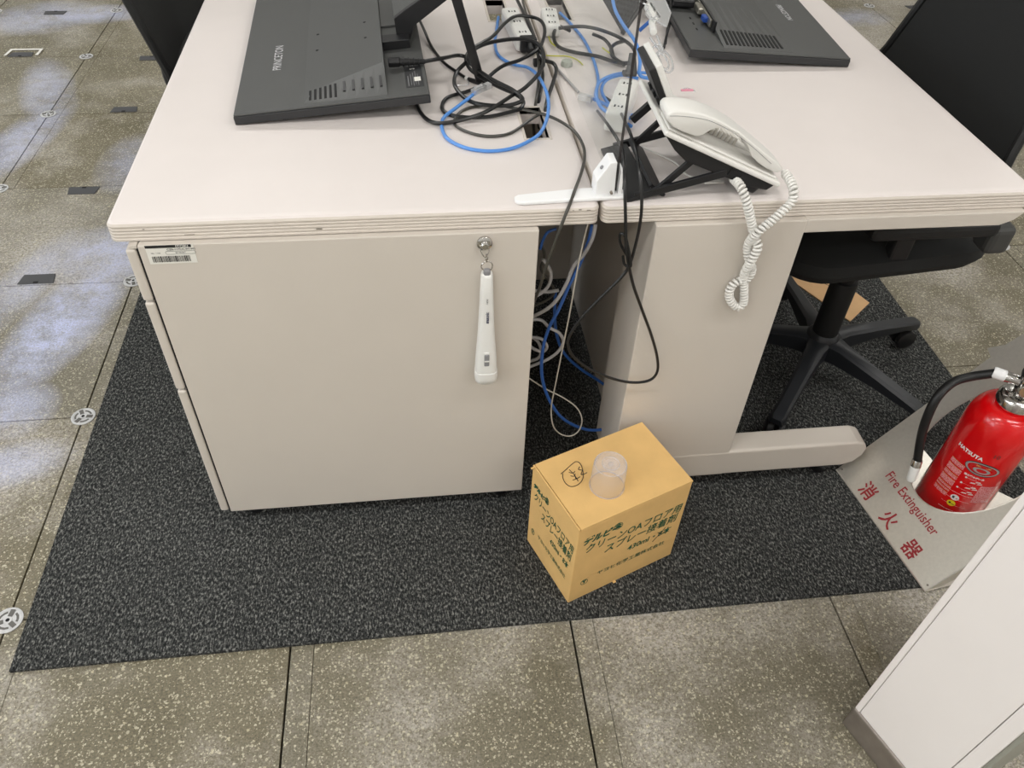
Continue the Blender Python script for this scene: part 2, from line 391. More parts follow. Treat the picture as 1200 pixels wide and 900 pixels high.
# ---------------------------------------------------------------- desks
H = .6914
def rrect(x0, x1, y0, y1, r, n=5):
    r = max(r, .0005); out = []
    for cx, cy, a0 in ((x1-r, y0+r, -90), (x1-r, y1-r, 0), (x0+r, y1-r, 90), (x0+r, y0+r, 180)):
        for k in range(n+1):
            a = math.radians(a0+90*k/n); out.append((cx+r*math.cos(a), cy+r*math.sin(a)))
    return out
def desktop(x0, x1, y0, y1, holes, parent):
    prof = [(.013, H), (.006, H-.0006), (.002, H-.0024), (0, H-.0055)]
    z = H-.0055
    for k in range(4):
        prof += [(0, z-.0022), (.0013, z-.0034), (.0013, z-.0040), (0, z-.0052)]; z -= .0052
    prof += [(0, H-.0292), (.002, H-.0302), (.02, H-.0302)]
    bm = bmesh.new(); rings = []
    for ins, z in prof:
        rings.append([bm.verts.new((x, y, z)) for x, y in rrect(x0+ins, x1-ins, y0+ins, y1-ins, .012-ins*.6 if ins < .015 else .004)])
    n = len(rings[0])
    for a, b in zip(rings, rings[1:]):
        for k in range(n):
            f = bm.faces.new([a[k], a[(k+1) % n], b[(k+1) % n], b[k]]); f.material_index = 0 if a is rings[0] or a is rings[1] else 1
    bm.faces.new(rings[0]); f = bm.faces.new(rings[-1][::-1]); f.material_index = 1
    o = obj('desktop', bm, [M_TOP, M_EDGE], parent)
    if holes:
        cb = bmesh.new()
        for h in holes: addbox(cb, *h, H-.1, H+.1)
        c = obj('cutter', cb); m = o.modifiers.new('b', 'BOOLEAN'); m.object = c; m.solver = 'EXACT'
        bpy.context.view_layer.update(); dg = bpy.context.evaluated_depsgraph_get()
        me = bpy.data.meshes.new_from_object(o.evaluated_get(dg)); o.modifiers.clear(); o.data = me; bpy.data.objects.remove(c)
        for (a, b, c_, d) in holes:
            f = bmesh.new(); t = .005
            for q in ((a-t, a, c_-t, d+t), (b, b+t, c_-t, d+t), (a, b, c_-t, c_), (a, b, d, d+t)): addbox(f, *q, H-.012, H+.0012)
            obj('port_frame', f, M_EDGE, parent, bevel=.0006, seg=1)
    return o
HL = [(-.084, -.046, .212, .325), (-.092, -.052, .735, .86)]
HR = [(.046, .084, .735, .86)]
dl = thing('office_desk', 'beige office desk with drawer pedestal on the left, torch hanging on its side', 'desk', (0, 0, 0))
desktop(-.703, -.0022, -.002, 1.2, HL, dl)
px0, px1, py, pz = -.6655, -.0935, -.0126, .042
obj('pedestal_side', box(px0, px1, py, 0.0, pz, H-.031), M_PANEL, dl, bevel=.0015)
obj('pedestal_body', box(px0+.002, px1-.002, 0, .62, pz, H-.031), M_PANEL, dl)
obj('pedestal_plinth', box(px0+.02, px1-.02, .03, .58, 0.0066, pz), M_GAP, dl)
obj('front_corner_strip', box(px0-.012, px0-.001, -.0115, 0, .656, H-.031), M_PANEL, dl)
for (z0, z1) in ((.5625, .654), (.377, .5585), (.045, .373)):
    d = obj('drawer', box(px0-.0185, px0-.0035, py+.0005, .60, z0, z1), M_PANEL, dl, bevel=.004, seg=3)
    obj('drawer_gap', box(px0-.0035, px0, py+.004, .60, z0, z1), M_GAP, d)
    obj('drawer_pull', box(px0-.022, px0-.0186, .2, .42, z1-.02, z1-.012), M_PANEL, d)
obj('back_panel', box(-.085, -.04, .72, .74, .0, H-.031), M_PANEL, dl)
obj('far_leg_panel', box(-.66, -.08, 1.17, 1.19, .01, H-.031), M_PANEL, dl)
for x in (px0+.04, px1-.04): obj('adjuster_foot', lathe([(.015, .0066), (.015, .012), (.006, .013), (.006, pz)], Matrix.Translation((x, .02, 0)), n=12), M_BLACK, dl)
# scuffs on the edge band
for (u, v, wd, ht) in [(680, 246, .006, .0016), (690, 246.5, .008, .0016), (672, 247, .004, .001), (374, 268.5, .012, .002), (222, 275, .02, .0012), (168, 269, .004, .0015)]:
    p = at(u, v, y=-.0026); obj('scuff_mark', box(p.x-wd*.35, p.x+wd*.35, -.0026, -.0018, p.z-ht*.3, p.z+ht*.3), M_SCUFF, dl)
# sticker
st = obj('asset_label', prism([(-.6553, py-.0006, .661), (-.5895, py-.0006, .661), (-.5895, py-.0006, .6295), (-.6553, py-.0006, .6295)], (0, .0005, 0)), M_STICK, dl)
FX = lambda x, z, y=py-.0009: basis((x, y, z), (1, 0, 0), (0, 0, 1))
obj('label_header', box(-.6553, -.5925, py-.0009, py-.0006, .6565, .661), M_SBLK, st)
text('label_logo', 'ITOKI', .0052, M_STICK, st, FX(-.605, .6586, py-.0012), bold=.0001, sx=1.3)
text('label_code', 'CZR-117CA-W1W1', .0042, M_SBLK, st, FX(-.607, .6535), bold=.00008, sx=1.1)
text('label_lot', 'No  1166', .0034, M_SBLK, st, FX(-.643, .6480))
text('label_number', 'J019A007', .0036, M_SBLK, st, FX(-.609, .6480))
ov = [(-.609+x, py-.0009, .648+z) for x, z in [( .018*(1 if a < 9 else -1)+.0027*math.cos(math.pi*(a-4.5)/9 if a < 9 else math.pi*(a-4.5)/9), .0027*math.sin(math.pi*(a-4.5)/9)) for a in range(18)]]
obj('label_oval', tube([Vector(q) for q in ov], .00018, 4, True), M_SBLK, st)
bb = bmesh.new(); x = -.650
while x < -.598:
    wd = random.choice((.0004, .0007, .0012)); addbox(bb, x, x+wd, py-.0009, py-.0006, .6325, .6425); x += wd+random.choice((.0005, .0008, .001))
obj('barcode', bb, M_SBLK, st)
# right desk
dr = thing('office_desk', 'beige office desk with open slab leg and long foot, chair tucked under it', 'desk', (0, 0, 0))
desktop(.0022, .703, -.002, 1.2, HR, dr)
lx0, lx1 = .0855, .3255
obj('leg_panel', prism([(lx0, -.0126, .045), (lx1+.002, -.0126, .045), (lx1, -.0126, H-.031), (lx0, -.0126, H-.031)], (0, .05, 0)), M_PANEL, dr, bevel=.002)
obj('leg_return', box(.088, .125, .0375, .13, .045, H-.031), M_PANEL, dr, bevel=.001)
obj('modesty_panel', box(.125, .14, .05, 1.15, .03, H-.031), M_PANEL, dr)
obj('cross_panel', box(-.02, .125, .70, .715, .03, H-.031), M_PANEL, dr)
obj('apron', prism([(lx1-.001, -.0125, .6375), (.655, -.0125, .6365), (.676, -.0125, .6455), (.69, -.0125, H-.0305), (lx1-.001, -.0125, H-.0305)], (0, .03, 0)), M_PANEL, dr, bevel=.0015)
fp = [(.20, .045), (.590, .045), (.612, .053), (.627, .074), (.630, .094), (.621, .110), (.602, .117), (.20, .117)]
obj('foot', prism([(x, -.0135, z) for x, z in fp], (0, .052, 0)), M_PANEL, dr, bevel=.006, seg=3)
obj('far_leg_panel', box(.12, .5, 1.17, 1.19, .01, H-.031), M_PANEL, dr)
for x in (.14, .56): obj('adjuster_foot', lathe([(.015, .0066), (.015, .014), (.006, .015), (.006, .047)], Matrix.Translation((x, .015, 0)), n=12), M_BLACK, dr)
# ---------------------------------------------------------------- monitors
def fmat(M, name='x'): return M
def monitor(label, corner, corner2, lift, flip, L, W):
    """corner: outer near corner at desk; corner2: a point further along the outer long edge"""
    v = (corner2-corner).normalized(); up = Vector((0, 0, 1)); u = v.cross(up) if not flip else up.cross(v)
    u = (u*math.cos(lift)+up*math.sin(lift)).normalized(); n = (u.cross(v) if not flip else v.cross(u))
    M = Matrix((u, v, n)).transposed().to_4x4(); M.translation = corner
    t = tag(bpy.data.objects.new('monitor', None), label, 'monitor'); C.objects.link(t); t.location = corner
    MT = Matrix.Translation(-corner) @ M
    def P(name, bm, mt, par=t, **k): bm.transform(MT); return obj(name, bm, mt, par, **k)
    T = .017
    P('screen_bezel', box(0, W, 0, L, 0, T-.003), M_MOND, bevel=.0015)
    P('rear_shell', box(.001, W-.001, .001, L-.001, T-.0028, T), M_MON, bevel=.0008)
    a, b, hb = .115, .255, .022
    bm = bmesh.new(); NU = 8; rows = []
    for k in range(NU+1):
        u_ = a+(b-a)*k/NU; f = k/NU; vt, zt = (.233 if flip else .05+.045*f), T+.0012+.0208*f
        rows.append([bm.verts.new(p_) for p_ in ((u_, .013, T-.0005), (u_, .0135, T+.0003), (u_, vt, zt), (u_, L-.08, zt), (u_, L-.012, T-.0005))])
    for r0, r1 in zip(rows, rows[1:]):
        for k in range(4): bm.faces.new([r0[k], r1[k], r1[k+1], r0[k+1]])
    bm.faces.new(rows[-1]); bm.faces.new(rows[0][::-1]); bm.faces.new([r[0] for r in rows]+[r[4] for r in rows[::-1]])
    bulge = P('rear_bulge', bm, M_MON)
    return t, P, MT, T, (a, b, hb, L, W)
cL = at(276, 147, H+.001); c2 = at(304, 2, H+.003)
tl, P, MT, T, (a, b, hb, L, W) = monitor('black monitor lying face down on the left desk, its stand arm sticking up', cL, c2, .08, False, .575, .325)
def zs(u, v):
    f = (u-.115)/.14; vt, zt = .05+.045*f, .0012+.0208*f; return .017+zt*min(1, (v-.013)/(vt-.013))
def zflat(u, v): return .017+(.0012+.0208*(u-.115)/.14)*min(1, (v-.013)/.22)
def slot(P, name, u0, u1, v0, v1, mt, up_=.0006, dn=.002, zf=None, **k):
    bm = bmesh.new(); vs = [bm.verts.new((u, v, (zf or zs)(u, v)+w)) for w in (-dn, up_) for (u, v) in ((u0, v0), (u1, v0), (u1, v1), (u0, v1))]
    for f in [(0, 3, 2, 1), (4, 5, 6, 7), (0, 1, 5, 4), (1, 2, 6, 5), (2, 3, 7, 6), (3, 0, 4, 7)]: bm.faces.new([vs[i] for i in f])
    return P(name, bm, mt, **k)
for k in range(6):
    uu = .124+.0086*k; slot(P, 'vent_slot', uu, uu+.0042, .022, .022+.032+.0012*k, M_GAP)
for k in range(5):
    uu = .182+.0155*k; slot(P, 'button', uu, uu+.0042, .034, .060, M_BLACK, .0018)
text('brand_print', 'PRINCETON', .021, M_GREYP if False else mat('pale_print', (196, 196, 198), .5), tl, MT @ basis((.064, .215, T+.0006), (0, 1, 0), (-1, 0, 0)), sx=.95, bold=.0001)
for (uu, vv) in ((.135, .22), (.135, .295), (.226, .22), (.226, .295)):
    P('screw_hole', lathe([(.0028, zs(uu, .3)-.003), (.0028, zs(uu, .3)+.0004)], Matrix.Translation((uu, vv, 0)), n=10), M_GAP)
st = P('rating_label', box(.288, .318, .03, .115, T, T+.0004), M_MOND)
for k, (x0, wd) in enumerate([(.292, .0012), (.297, .0008), (.301, .0008), (.305, .0008), (.309, .0008)]):
    P('label_line', box(x0, x0+wd, .036+.003*(k % 2), .075+.006*k if k < 4 else .08, T+.0004, T+.0007), M_GREYP, st)
P('label_barcode', box(.303, .314, .052, .068, T+.0007, T+.0009), M_STICK, st)
text('label_mark', 'S', .012, M_STICK, st, MT @ basis((.302, .102, T+.0009), (0, 1, 0), (-1, 0, 0)))
# port wall and stand neck
P('port_block', box(b, b+.033, .272, .42, T, T+.016), M_MON, bevel=.001)
P('bracket_step', box(b, b+.05, .195, .228, T, T+.016), M_BLACK, bevel=.001)
P('bracket_plate', box(b, b+.032, .228, .272, T, T+.012), M_MON, bevel=.001)
NK = [(b+.028, T+.004), (b+.052, T+.004), (b+.062, T+.028), (b+.19, T+.105), (b+.178, T+.125), (b+.05, T+.058), (b+.028, T+.045)]
P('stand_neck', prism([(x_, .222, z_) for x_, z_ in NK], (0, .012, 0)), M_BLACK, bevel=.001)
P('neck_cover', prism([(x_, .234, z_-.003) for x_, z_ in NK], (0, .15, 0)), M_MON, bevel=.001)
# the stand's foot bar, from the raised end of the arm down to the desk
def bar(name, pts, wv, th, mt, parent, rel):
    bm = bmesh.new(); pts = [Vector(p) for p in pts]
    for p, q in zip(pts, pts[1:]):
        d = (q-p).normalized(); wv_ = Vector(wv); wv_ = (wv_-d*wv_.dot(d)).normalized(); nn = d.cross(wv_)
        M = Matrix((d, wv_, nn)).transposed().to_4x4(); M.translation = p
        addbox(bm, 0, (q-p).length, -th[0]/2, th[0]/2, -th[1]/2, th[1]/2, M=M)
    bm.transform(Matrix.Translation(-Vector(rel))); return obj(name, bm, mt, parent, bevel=.001)
top = at(528, -25, H+.22); foot = at(563, 95, H+.004)
bar('stand_foot_bar', [foot, top], (1, .2, 0), (.016, .009), M_BLACK, tl, cL)
bar('stand_foot_end', [foot+Vector((-.003, .005, .006)), foot+Vector((.02, -.02, .003))], (1, 1, 0), (.014, .006), M_BLACK, tl, cL)
# right monitor
cR = at(994, 79, H+.001); c2 = at(927, 2, H+.002)
tr, P, MT, T, (a, b, hb, L, W) = monitor('black monitor lying face down on the right desk, rear vent grid towards us', cR, c2, .05, True, .575, .325)
for k in range(14):
    uu = b-.124+.0086*k; slot(P, 'vent_slot', uu, uu+.0042, .028, .088, M_GAP, .0014, .002, zflat)
text('brand_print', 'PRINCETON', .017, bpy.data.materials['pale_print'], tr, MT @ basis((.052, .155, T+.0006), (0, -1, 0), (1, 0, 0)) @ Matrix.Rotation(math.pi, 4, 'X') @ Matrix.Rotation(math.pi, 4, 'Z') if False else Matrix.Translation(-cR) @ basis((0, 0, 0), (1, 0, 0), (0, 1, 0)) @ Matrix.Translation(MT.translation+cR+ (MT.to_3x3() @ Vector((.064, .235, T+.0008)))) @ basis((0, 0, 0), MT.to_3x3() @ Vector((0, -1, 0)), MT.to_3x3() @ Vector((-1, 0, 0))), sx=.95, bold=.0002)
P('port_rail', box(b+.004, b+.008, .11, .30, T+.003, T+.018), M_PORT, bevel=.0008)
P('vga_port', box(b+.006, b+.017, .128, .15, T+.005, T+.0155), M_PORTB, bevel=.002)
P('port_plate', box(b, b+.004, .09, .31, T, T+.021), M_BLACK)
P('video_port', box(b+.004, b+.017, .175, .215, T+.004, T+.0165), M_PORT, bevel=.002)
for k in range(3): P('socket_mark', box(b+.032, b+.035, .10+.03*k, .11+.03*k, T, T+.0006), M_GAP)
P('plug', box(b+.016, b+.065, .21, .24, T+.004, T+.02), M_BLACK, bevel=.004)
P('plug_boot', box(b+.064, b+.10, .217, .233, T+.006, T+.018), M_BLACK, bevel=.003)
P('stand_neck', box(b+.012, W+.06, .27, .36, T+.002, T+.03), M_BLACK, bevel=.003)
# ---------------------------------------------------------------- acrylic partition on its white bracket
AX = .0255
pt = thing('partition_screen', 'clear acrylic screen standing on edge along the seam between desks', 'screen', (AX, .03, H+.006))
bm = box(-.002, .002, 0, 1.12, 0, .52)
bm.faces.ensure_lookup_table()
for f in bm.faces:
    c = f.calc_center_median()
    if abs(c.y) < .001 or abs(c.y-1.12) < .001 or abs(c.z-.52) < .001: f.material_index = 1
obj('acrylic_sheet', bm, [M_ACR, M_ACRE], pt)
br = thing('screen_bracket', 'white plastic clamp foot lying across the seam, gripping the clear screen', 'bracket', (0, .03, H))
fl, fr = at(601, 233, H+.004), at(737, 226, H+.004)
poly = [(-.128, -.016), (-.124, -.021), (-.115, -.0235), (.036, -.0165), (.040, -.012), (.040, .004), (-.01, .012), (-.03, .0115), (-.122, -.001), (-.128, -.006)]
obj('bracket_foot', prism([(x, y+.0, 0.0005) for x, y in poly], (0, 0, .006)), M_WHITE2, br, bevel=.002, seg=3)
obj('bracket_clamp', prism([(-.0075, -.012, .006), (-.0075, -.012, .030), (.010, -.012, .060), (.020, -.012, .060), (.022, -.012, .006)], (0, .03, 0)), M_WHITE2, br, bevel=.0015)
obj('bracket_lip', prism([(.028, -.01, .006), (.034, -.01, .006), (.032, -.01, .045), (.028, -.01, .045)], (0, .026, 0)), M_WHITE2, br, bevel=.001)
obj('clamp_screw', lathe([(.0001, 0), (.003, 0), (.003, .0015), (.0001, .0015)], axis_m((.001, .0, .046), (-.8, 0, .55)), n=12), M_GREYP, br)
obj('clamp_screw', lathe([(.0001, 0), (.002, 0), (.002, .005), (.0001, .005)], axis_m((.016, -.012, .012), (0, -1, 0)), n=10), M_SCUFF, br)
# ---------------------------------------------------------------- telephone
PH = thing('telephone', 'white desk telephone with handset on, tilted up on a black stand', 'telephone', (.17, .09, H))
PO = Vector((.17, .09, H))
A = Vector((.0825, .010, .802)); B = Vector((.2735, .004, .7155))       # near edge of the shell: rear, front
ex = (B-A).normalized(); ey = Vector((0, 1, 0)); ey = (ey-ex*ey.dot(ex)).normalized(); ez = ex.cross(ey)
PL = (B-A).length; PW = .180
PM = Matrix((ex, ey, ez)).transposed().to_4x4(); PM.translation = A; PMl = Matrix.Translation(-PO) @ PM
def PB(name, bm, mt, par=PH, **k): bm.transform(PMl); return obj(name, bm, mt, par, **k)
PB('phone_shell', box(0, PL, 0, PW, -.008, 0), M_PHONE, bevel=.003, seg=3)
PB('phone_body', prism([(.004, .004, -.008), (PL-.006, .004, -.008), (PL-.012, .004, -.020), (PL-.04, .004, -.026), (.055, .004, -.030), (.03, .004, -.022)], (0, PW-.008, 0)), M_BLACK, bevel=.002)
PB('front_foot', prism([(PL-.045, .006, -.02), (PL-.022, .006, -.02), (PL-.026, .006, -.034), (PL-.04, .006, -.034)], (0, .02, 0)), M_BLACK, bevel=.003)
PB('front_foot', prism([(PL-.045, .15, -.02), (PL-.022, .15, -.02), (PL-.026, .15, -.034), (PL-.04, .15, -.034)], (0, .02, 0)), M_BLACK, bevel=.003)
PB('cord_socket', box(.125, .145, .0015, .006, -.022, -.012), M_GAP)
PB('cradle', box(.004, PL-.01, .006, .060, 0, .004), M_PHONE, bevel=.0025)
PB('keypad_panel', prism([(.060, .062, 0), (.175, .062, 0), (.168, .062, .010), (.068, .062, .013)], (0, .058, 0)), M_PHONE, bevel=.003)
for i in range(4):
    for j in range(3):
        PB('key', box(.094+.018*i, .105+.018*i, .066+.0175*j, .079+.0175*j, .008, .0150-.0009*i), M_KEY, bevel=.0015)
for i in range(6):
    for j in range(2):
        PB('side_key', box(.068+.017*i*.999, .080+.017*i, .133+.017*j, .146+.017*j, .0, .0025), M_KEY, bevel=.0015)
for k in range(9): PB('speaker_rib', box(.075+.0075*k, .0785+.0075*k, .0590, .0640, .002, .0145), M_KEY, bevel=.0008)
# display, hinged at the back and stood up
hn = at(789, 122, y=.085); tn = at(773, 77, y=.085)
dd = (tn-hn).normalized(); xx = ey; nn = dd.cross(xx).normalized()
if nn.x < 0: nn = -nn
DM = Matrix((xx, dd, nn)).transposed().to_4x4(); DM.translation = hn-PO
def DB(name, bm, mt, **k): bm.transform(DM); return obj(name, bm, mt, PH, **k)
DL = (tn-hn).length
DB('display_back', box(0, .085, -.014, DL, -.016, -.006), M_BLACK, bevel=.002)
DB('display_frame', box(-.001, .086, -.014, DL+.001, -.006, .004), M_PHONE, bevel=.002)
DB('display_glass', box(.008, .077, .004, DL-.008, .0038, .0046), mat('display_dark', (58, 66, 60), .15))
for k in range(3): DB('hinge_lug', box(.008+.025*k, .016+.025*k, .004, .016, -.020, -.014), M_BLACK, bevel=.001)
# handset profile, read off its side view
pf_top = [(782, 142), (782, 135), (786, 131), (793, 130), (808, 131), (824, 134), (838, 139), (852, 146), (867, 155), (881, 166), (896, 178), (909, 189), (918, 198)]
pf_bot = [(917, 202), (911, 203.5), (900, 199), (890, 192), (882, 184), (879, 175), (873, 165), (863, 156), (851, 150.5), (840, 150), (831, 153), (823, 158), (815, 160), (800, 155), (788, 149)]
prof = [at(u, v, y=.008) for u, v in pf_top+pf_bot]
bm = bmesh.new(); n = len(prof); hc = sum(prof, Vector())/n; rings = []
for yy, sc in ((0.008, .965), (.0115, .992), (.016, 1), (.046, 1), (.0525, .99), (.057, .955)):
    r = []
    for p in prof:
        q = hc+(p-hc)*sc; q.y = yy; r.append(bm.verts.new(q-PO))
    rings.append(r)
for a_, b_ in zip(rings, rings[1:]):
    for k in range(n): bm.faces.new([a_[k], a_[(k+1) % n], b_[(k+1) % n], b_[k]])
bm.faces.new(rings[0]); bm.faces.new(rings[-1][::-1])
hs = obj('handset', bm, M_PHONE, PH, smooth=True, bevel=.0015)
seam = [at(u, v, y=.0078)-PO for u, v in [(785, 136), (797, 136), (812, 137.5), (830, 141), (848, 149), (866, 160), (884, 174), (904, 192)]]
obj('handset_seam', tube(spline(seam, 5), .00035, 5), M_GREYP, hs)
# stand frames
def PBAR(name, pts, wv, th, mt=M_BLACK): return bar(name, pts, wv, th, mt, PH, PO)
s1n, s1f = Vector((.052, .018, H+.006)), Vector((.052, .165, H+.006))
PBAR('stand_base_bar', [s1n+Vector((.006, -.010, 0)), s1f], (1, 0, .25), (.042, .007))
PBAR('stand_arm', [s1n+Vector((0, -.006, 0)), (.185, .012, .733)], (0, 0, 1), (.012, .006))
PBAR('stand_arm', [s1f, (.185, .165, .733)], (0, 0, 1), (.012, .006))
PBAR('stand_inner_bar', [(.088, .020, H+.010), (.088, .165, H+.010)], (1, 0, -.8), (.032, .006))
PBAR('stand_inner_arm', [(.085, .020, H+.009), (.135, .018, .755)], (0, 1, 0), (.006, .010))
PBAR('stand_inner_arm', [(.085, .163, H+.009), (.135, .163, .755)], (0, 1, 0), (.006, .010))
PBAR('stand_top_bar', [(.075, .160, .745), (.105, .160, .775)], (0, 1, 0), (.008, .012))
# coiled cord
def coil(pts, R, r, pitch, seg=10):
    base = spline(pts, 14); Ls = [0]
    for p, q in zip(base, base[1:]): Ls.append(Ls[-1]+(q-p).length)
    tot = Ls[-1]; nt = tot/pitch; N_ = int(nt*seg); F = frames(base); out = []; j = 0
    for k in range(N_+1):
        s = tot*k/N_
        while j < len(Ls)-2 and Ls[j+1] < s: j += 1
        f = (s-Ls[j])/max(Ls[j+1]-Ls[j], 1e-9); p = base[j].lerp(base[j+1], f); nrm = F[j][1].lerp(F[j+1][1], f).normalized(); bi = F[j][2].lerp(F[j+1][2], f).normalized()
        a_ = 2*math.pi*k/seg; e = min(1, k/(seg*1.5), (N_-k)/(seg*1.5))
        out.append(p+(nrm*math.cos(a_)+bi*math.sin(a_))*R*e)
    return out
cp = [(857, 207, .028, 0), (868, 219, -.008, 0), (875, 237, -.022, 0), (880, 258, -.024, 0), (884, 277, -.024, 0), (888, 290, -.034, 0), (880, 306, -.036, 0), (872, 322, -.024, 0), (872, 341, -.022, 0), (871, 355, -.022, 0),
      (864, 360, -.022, 0), (856, 352, -.022, 0), (855, 340, -.022, 0), (862, 331, -.022, 0), (875, 327, -.022, 0), (881, 316, -.022, 0), (877, 301, -.022, 0), (877, 286, -.022, 0), (888, 272, -.036, 0),
      (903, 260, -.034, 0), (918, 247, -.028, 0), (928, 236, -.022, 0), (930, 223, -.014, 0), (925, 210, .008, 0), (917, 200, .03, 0)]
pts = [at(u, v, y=yy) for u, v, yy, _ in cp]
cc = obj('coiled_cord', tube(coil(pts, .0052, .0017, .0058, 12), .0024, 6), M_PHONE, smooth=True)
cc.parent = PH; cc.location = -PO; cc.name = 'coiled_cord'
lc = [Vector((.16, .02, .712)), at(848, 213, H+.004), at(825, 210, H+.003), at(805, 205, H+.003), at(790, 190, H+.003), (.10, .17, H+.003)]
o = obj('line_cord', tube(spline(lc, 8), .0017, 6), M_PHONE, PH, smooth=True); o.location = -PO
# ---------------------------------------------------------------- torch on its magnetic hook
yf = py-.0005
fk = thing('magnetic_hook', 'small chrome magnetic hook stuck high on the left desk side', 'hook', (-.1752, yf, .644))
MY = Matrix.Rotation(math.pi/2, 4, 'X')
obj('magnet_disc', lathe([(.0001, 0), (.0115, 0), (.0115, .004), (.0095, .0055), (.006, .006), (.006, .011), (.0045, .0125), (.0001, .0125)], MY, n=28), M_CHROME, fk, smooth=True)
obj('hook_wire', tube(spline([(-.007, -.009, -.004), (-.005, -.011, -.011), (0, -.012, -.018), (.005, -.011, -.011), (.007, -.009, -.004)], 6), .001, 6), M_CHROME, fk, smooth=True)
tc = thing('torch', 'slim white hand torch hanging from the chrome hook', 'torch', (-.172, yf, .585))
obj('swivel', tube([Vector((-.0012, -.012, .046)), Vector((-.0005, -.012, .033))], .0017, 8), M_CHROME, tc, smooth=True)
obj('swivel_bead', lathe([(.0001, -.002), (.0026, -.001), (.0026, .002), (.0001, .003)], Matrix.Translation((-.0008, -.012, .038)), n=12), M_CHROME, tc, smooth=True)
rp = [Vector((.0085*math.cos(t)-.0005, -.012+.001*math.sin(t*2), .0245+.0085*math.sin(t))) for t in [2*math.pi*k/28 for k in range(28)]]
obj('key_ring', tube(rp, .001, 6, True), M_CHROME, tc, smooth=True)
obj('hanging_loop', box(-.0055, .0055, -.0165, -.0075, .008, .0195), M_GREYP, tc, bevel=.0035, seg=3)
def sect(hw, d, z, n=24):
    return [(hw*math.copysign(abs(math.cos(t))**.55, math.cos(t)), -d/2-.001+d/2*math.copysign(abs(math.sin(t))**.8, math.sin(t)), z) for t in [2*math.pi*k/n for k in range(n)]]
def loft(name, secs, mt, par, cap=True, **k):
    bm = bmesh.new(); rings = [[bm.verts.new(p) for p in s] for s in secs]; n = len(rings[0])
    for a_, b_ in zip(rings, rings[1:]):
        for i in range(n): bm.faces.new([a_[i], a_[(i+1) % n], b_[(i+1) % n], b_[i]])
    if cap: bm.faces.new(rings[0][::-1]); bm.faces.new(rings[-1])
    return obj(name, bm, mt, par, smooth=True, **k)
loft('torch_body', [sect(.0062, .012, .0115), sect(.0086, .016, .0095), sect(.0094, .018, .005), sect(.0105, .019, -.03), sect(.0122, .021, -.075), sect(.0145, .024, -.118), sect(.0172, .0275, -.155), sect(.0184, .029, -.178), sect(.0186, .029, -.183)], M_WHITE, tc)
loft('lens_cap', [sect(.0183, .0285, -.1835), sect(.0192, .0298, -.1845), sect(.0196, .030, -.197), sect(.0185, .0285, -.206), sect(.0125, .024, -.2125), sect(.006, .02, -.2145)], M_WHITE, tc)
obj('switch_recess', box(-.0058, .0058, -.0285, -.022, -.172, -.137), mat('torch_recess', (214, 213, 208), .4), tc, bevel=.003, seg=3)
obj('slide_switch', box(-.0042, .0042, -.0305, -.0275, -.1655, -.141), M_GREYP, tc, bevel=.0028, seg=3)
obj('switch_mark', box(-.0038, .0038, -.0312, -.03, -.155, -.1525), M_WHITE, tc)
text('torch_print', 'Panasonic', .0072, mat('blue_print', (40, 44, 84), .5), tc, basis((.0005, -.0232, -.0695), (0, -.09, 1), (-1, 0, 0)), bold=.00025)
text('torch_print_small', 'BF-BG01', .004, M_SBLK, tc, basis((.0005, -.0208, -.038), (0, -.06, 1), (-1, 0, 0)))
# ---------------------------------------------------------------- cardboard box with cup
bc = Vector((-.0372, -.2548, .0066)); be1 = Vector((.2185, .0850, 0)).normalized(); be2 = Vector((-be1.y, be1.x, 0)); bw, bd, bh = .2345, .157, .2285
bx = thing('cardboard_box', 'brown cardboard carton printed with green Japanese lettering on the charcoal carpet', 'box', bc, math.atan2(be1.y, be1.x))
bm = bmesh.new(); addbox(bm, 0, bw, 0, bd, 0, bh-.0035)
obj('carton_body', bm, M_CARD, bx, bevel=.0015)
def flap(name, x0, x1, y0, y1, tilt=0):
    nx = 8; bm = bmesh.new(); vs = []
    for i in range(nx+1):
        x_ = x0+(x1-x0)*i/nx
        vs.append([bm.verts.new((x_, y_, bh-.0035+dz+ .0022*math.sin(i/nx*math.pi)*(1 if yy0 else .3)*tilt)) for (y_, yy0) in ((y0, 1), (y1, 0)) for dz in (0, .0035)])
    for a_, b_ in zip(vs, vs[1:]):
        for q in ((0, 1), (1, 3), (3, 2), (2, 0)): bm.faces.new([a_[q[0]], a_[q[1]], b_[q[1]], b_[q[0]]])
    bm.faces.new(vs[0][:2]+[vs[0][3], vs[0][2]]); bm.faces.new([vs[-1][0], vs[-1][2], vs[-1][3], vs[-1][1]])
    return obj(name, bm, M_CARD, bx)
flap('lid_flap', .0040, bw+.0005, 0.0, bd, .25)
obj('side_panel_edge', box(0, .0028, 0, bd, bh-.006, bh+.0006), M_CARD, bx, bevel=.0008)
obj('flap_gap', box(.0028, .0041, .001, bd-.001, bh-.0034, bh-.0030), M_GAP, bx)
obj('torn_tab', box(-.006, .004, bd-.006, bd-.003, bh-.003, bh-.001), M_CARD, bx)
obj('torn_tab', box(.098, .104, -.004, .001, .001, .003), M_CARD, bx)
def bfront(x_, z_): return basis((x_, -.0006, z_), (1, 0, 0), (0, 0, 1))
def bside(y_, z_): return basis((-.0006 - (.0 if z_ < bh-.016 else .003), y_, z_), (0, -1, 0), (0, 0, 1))
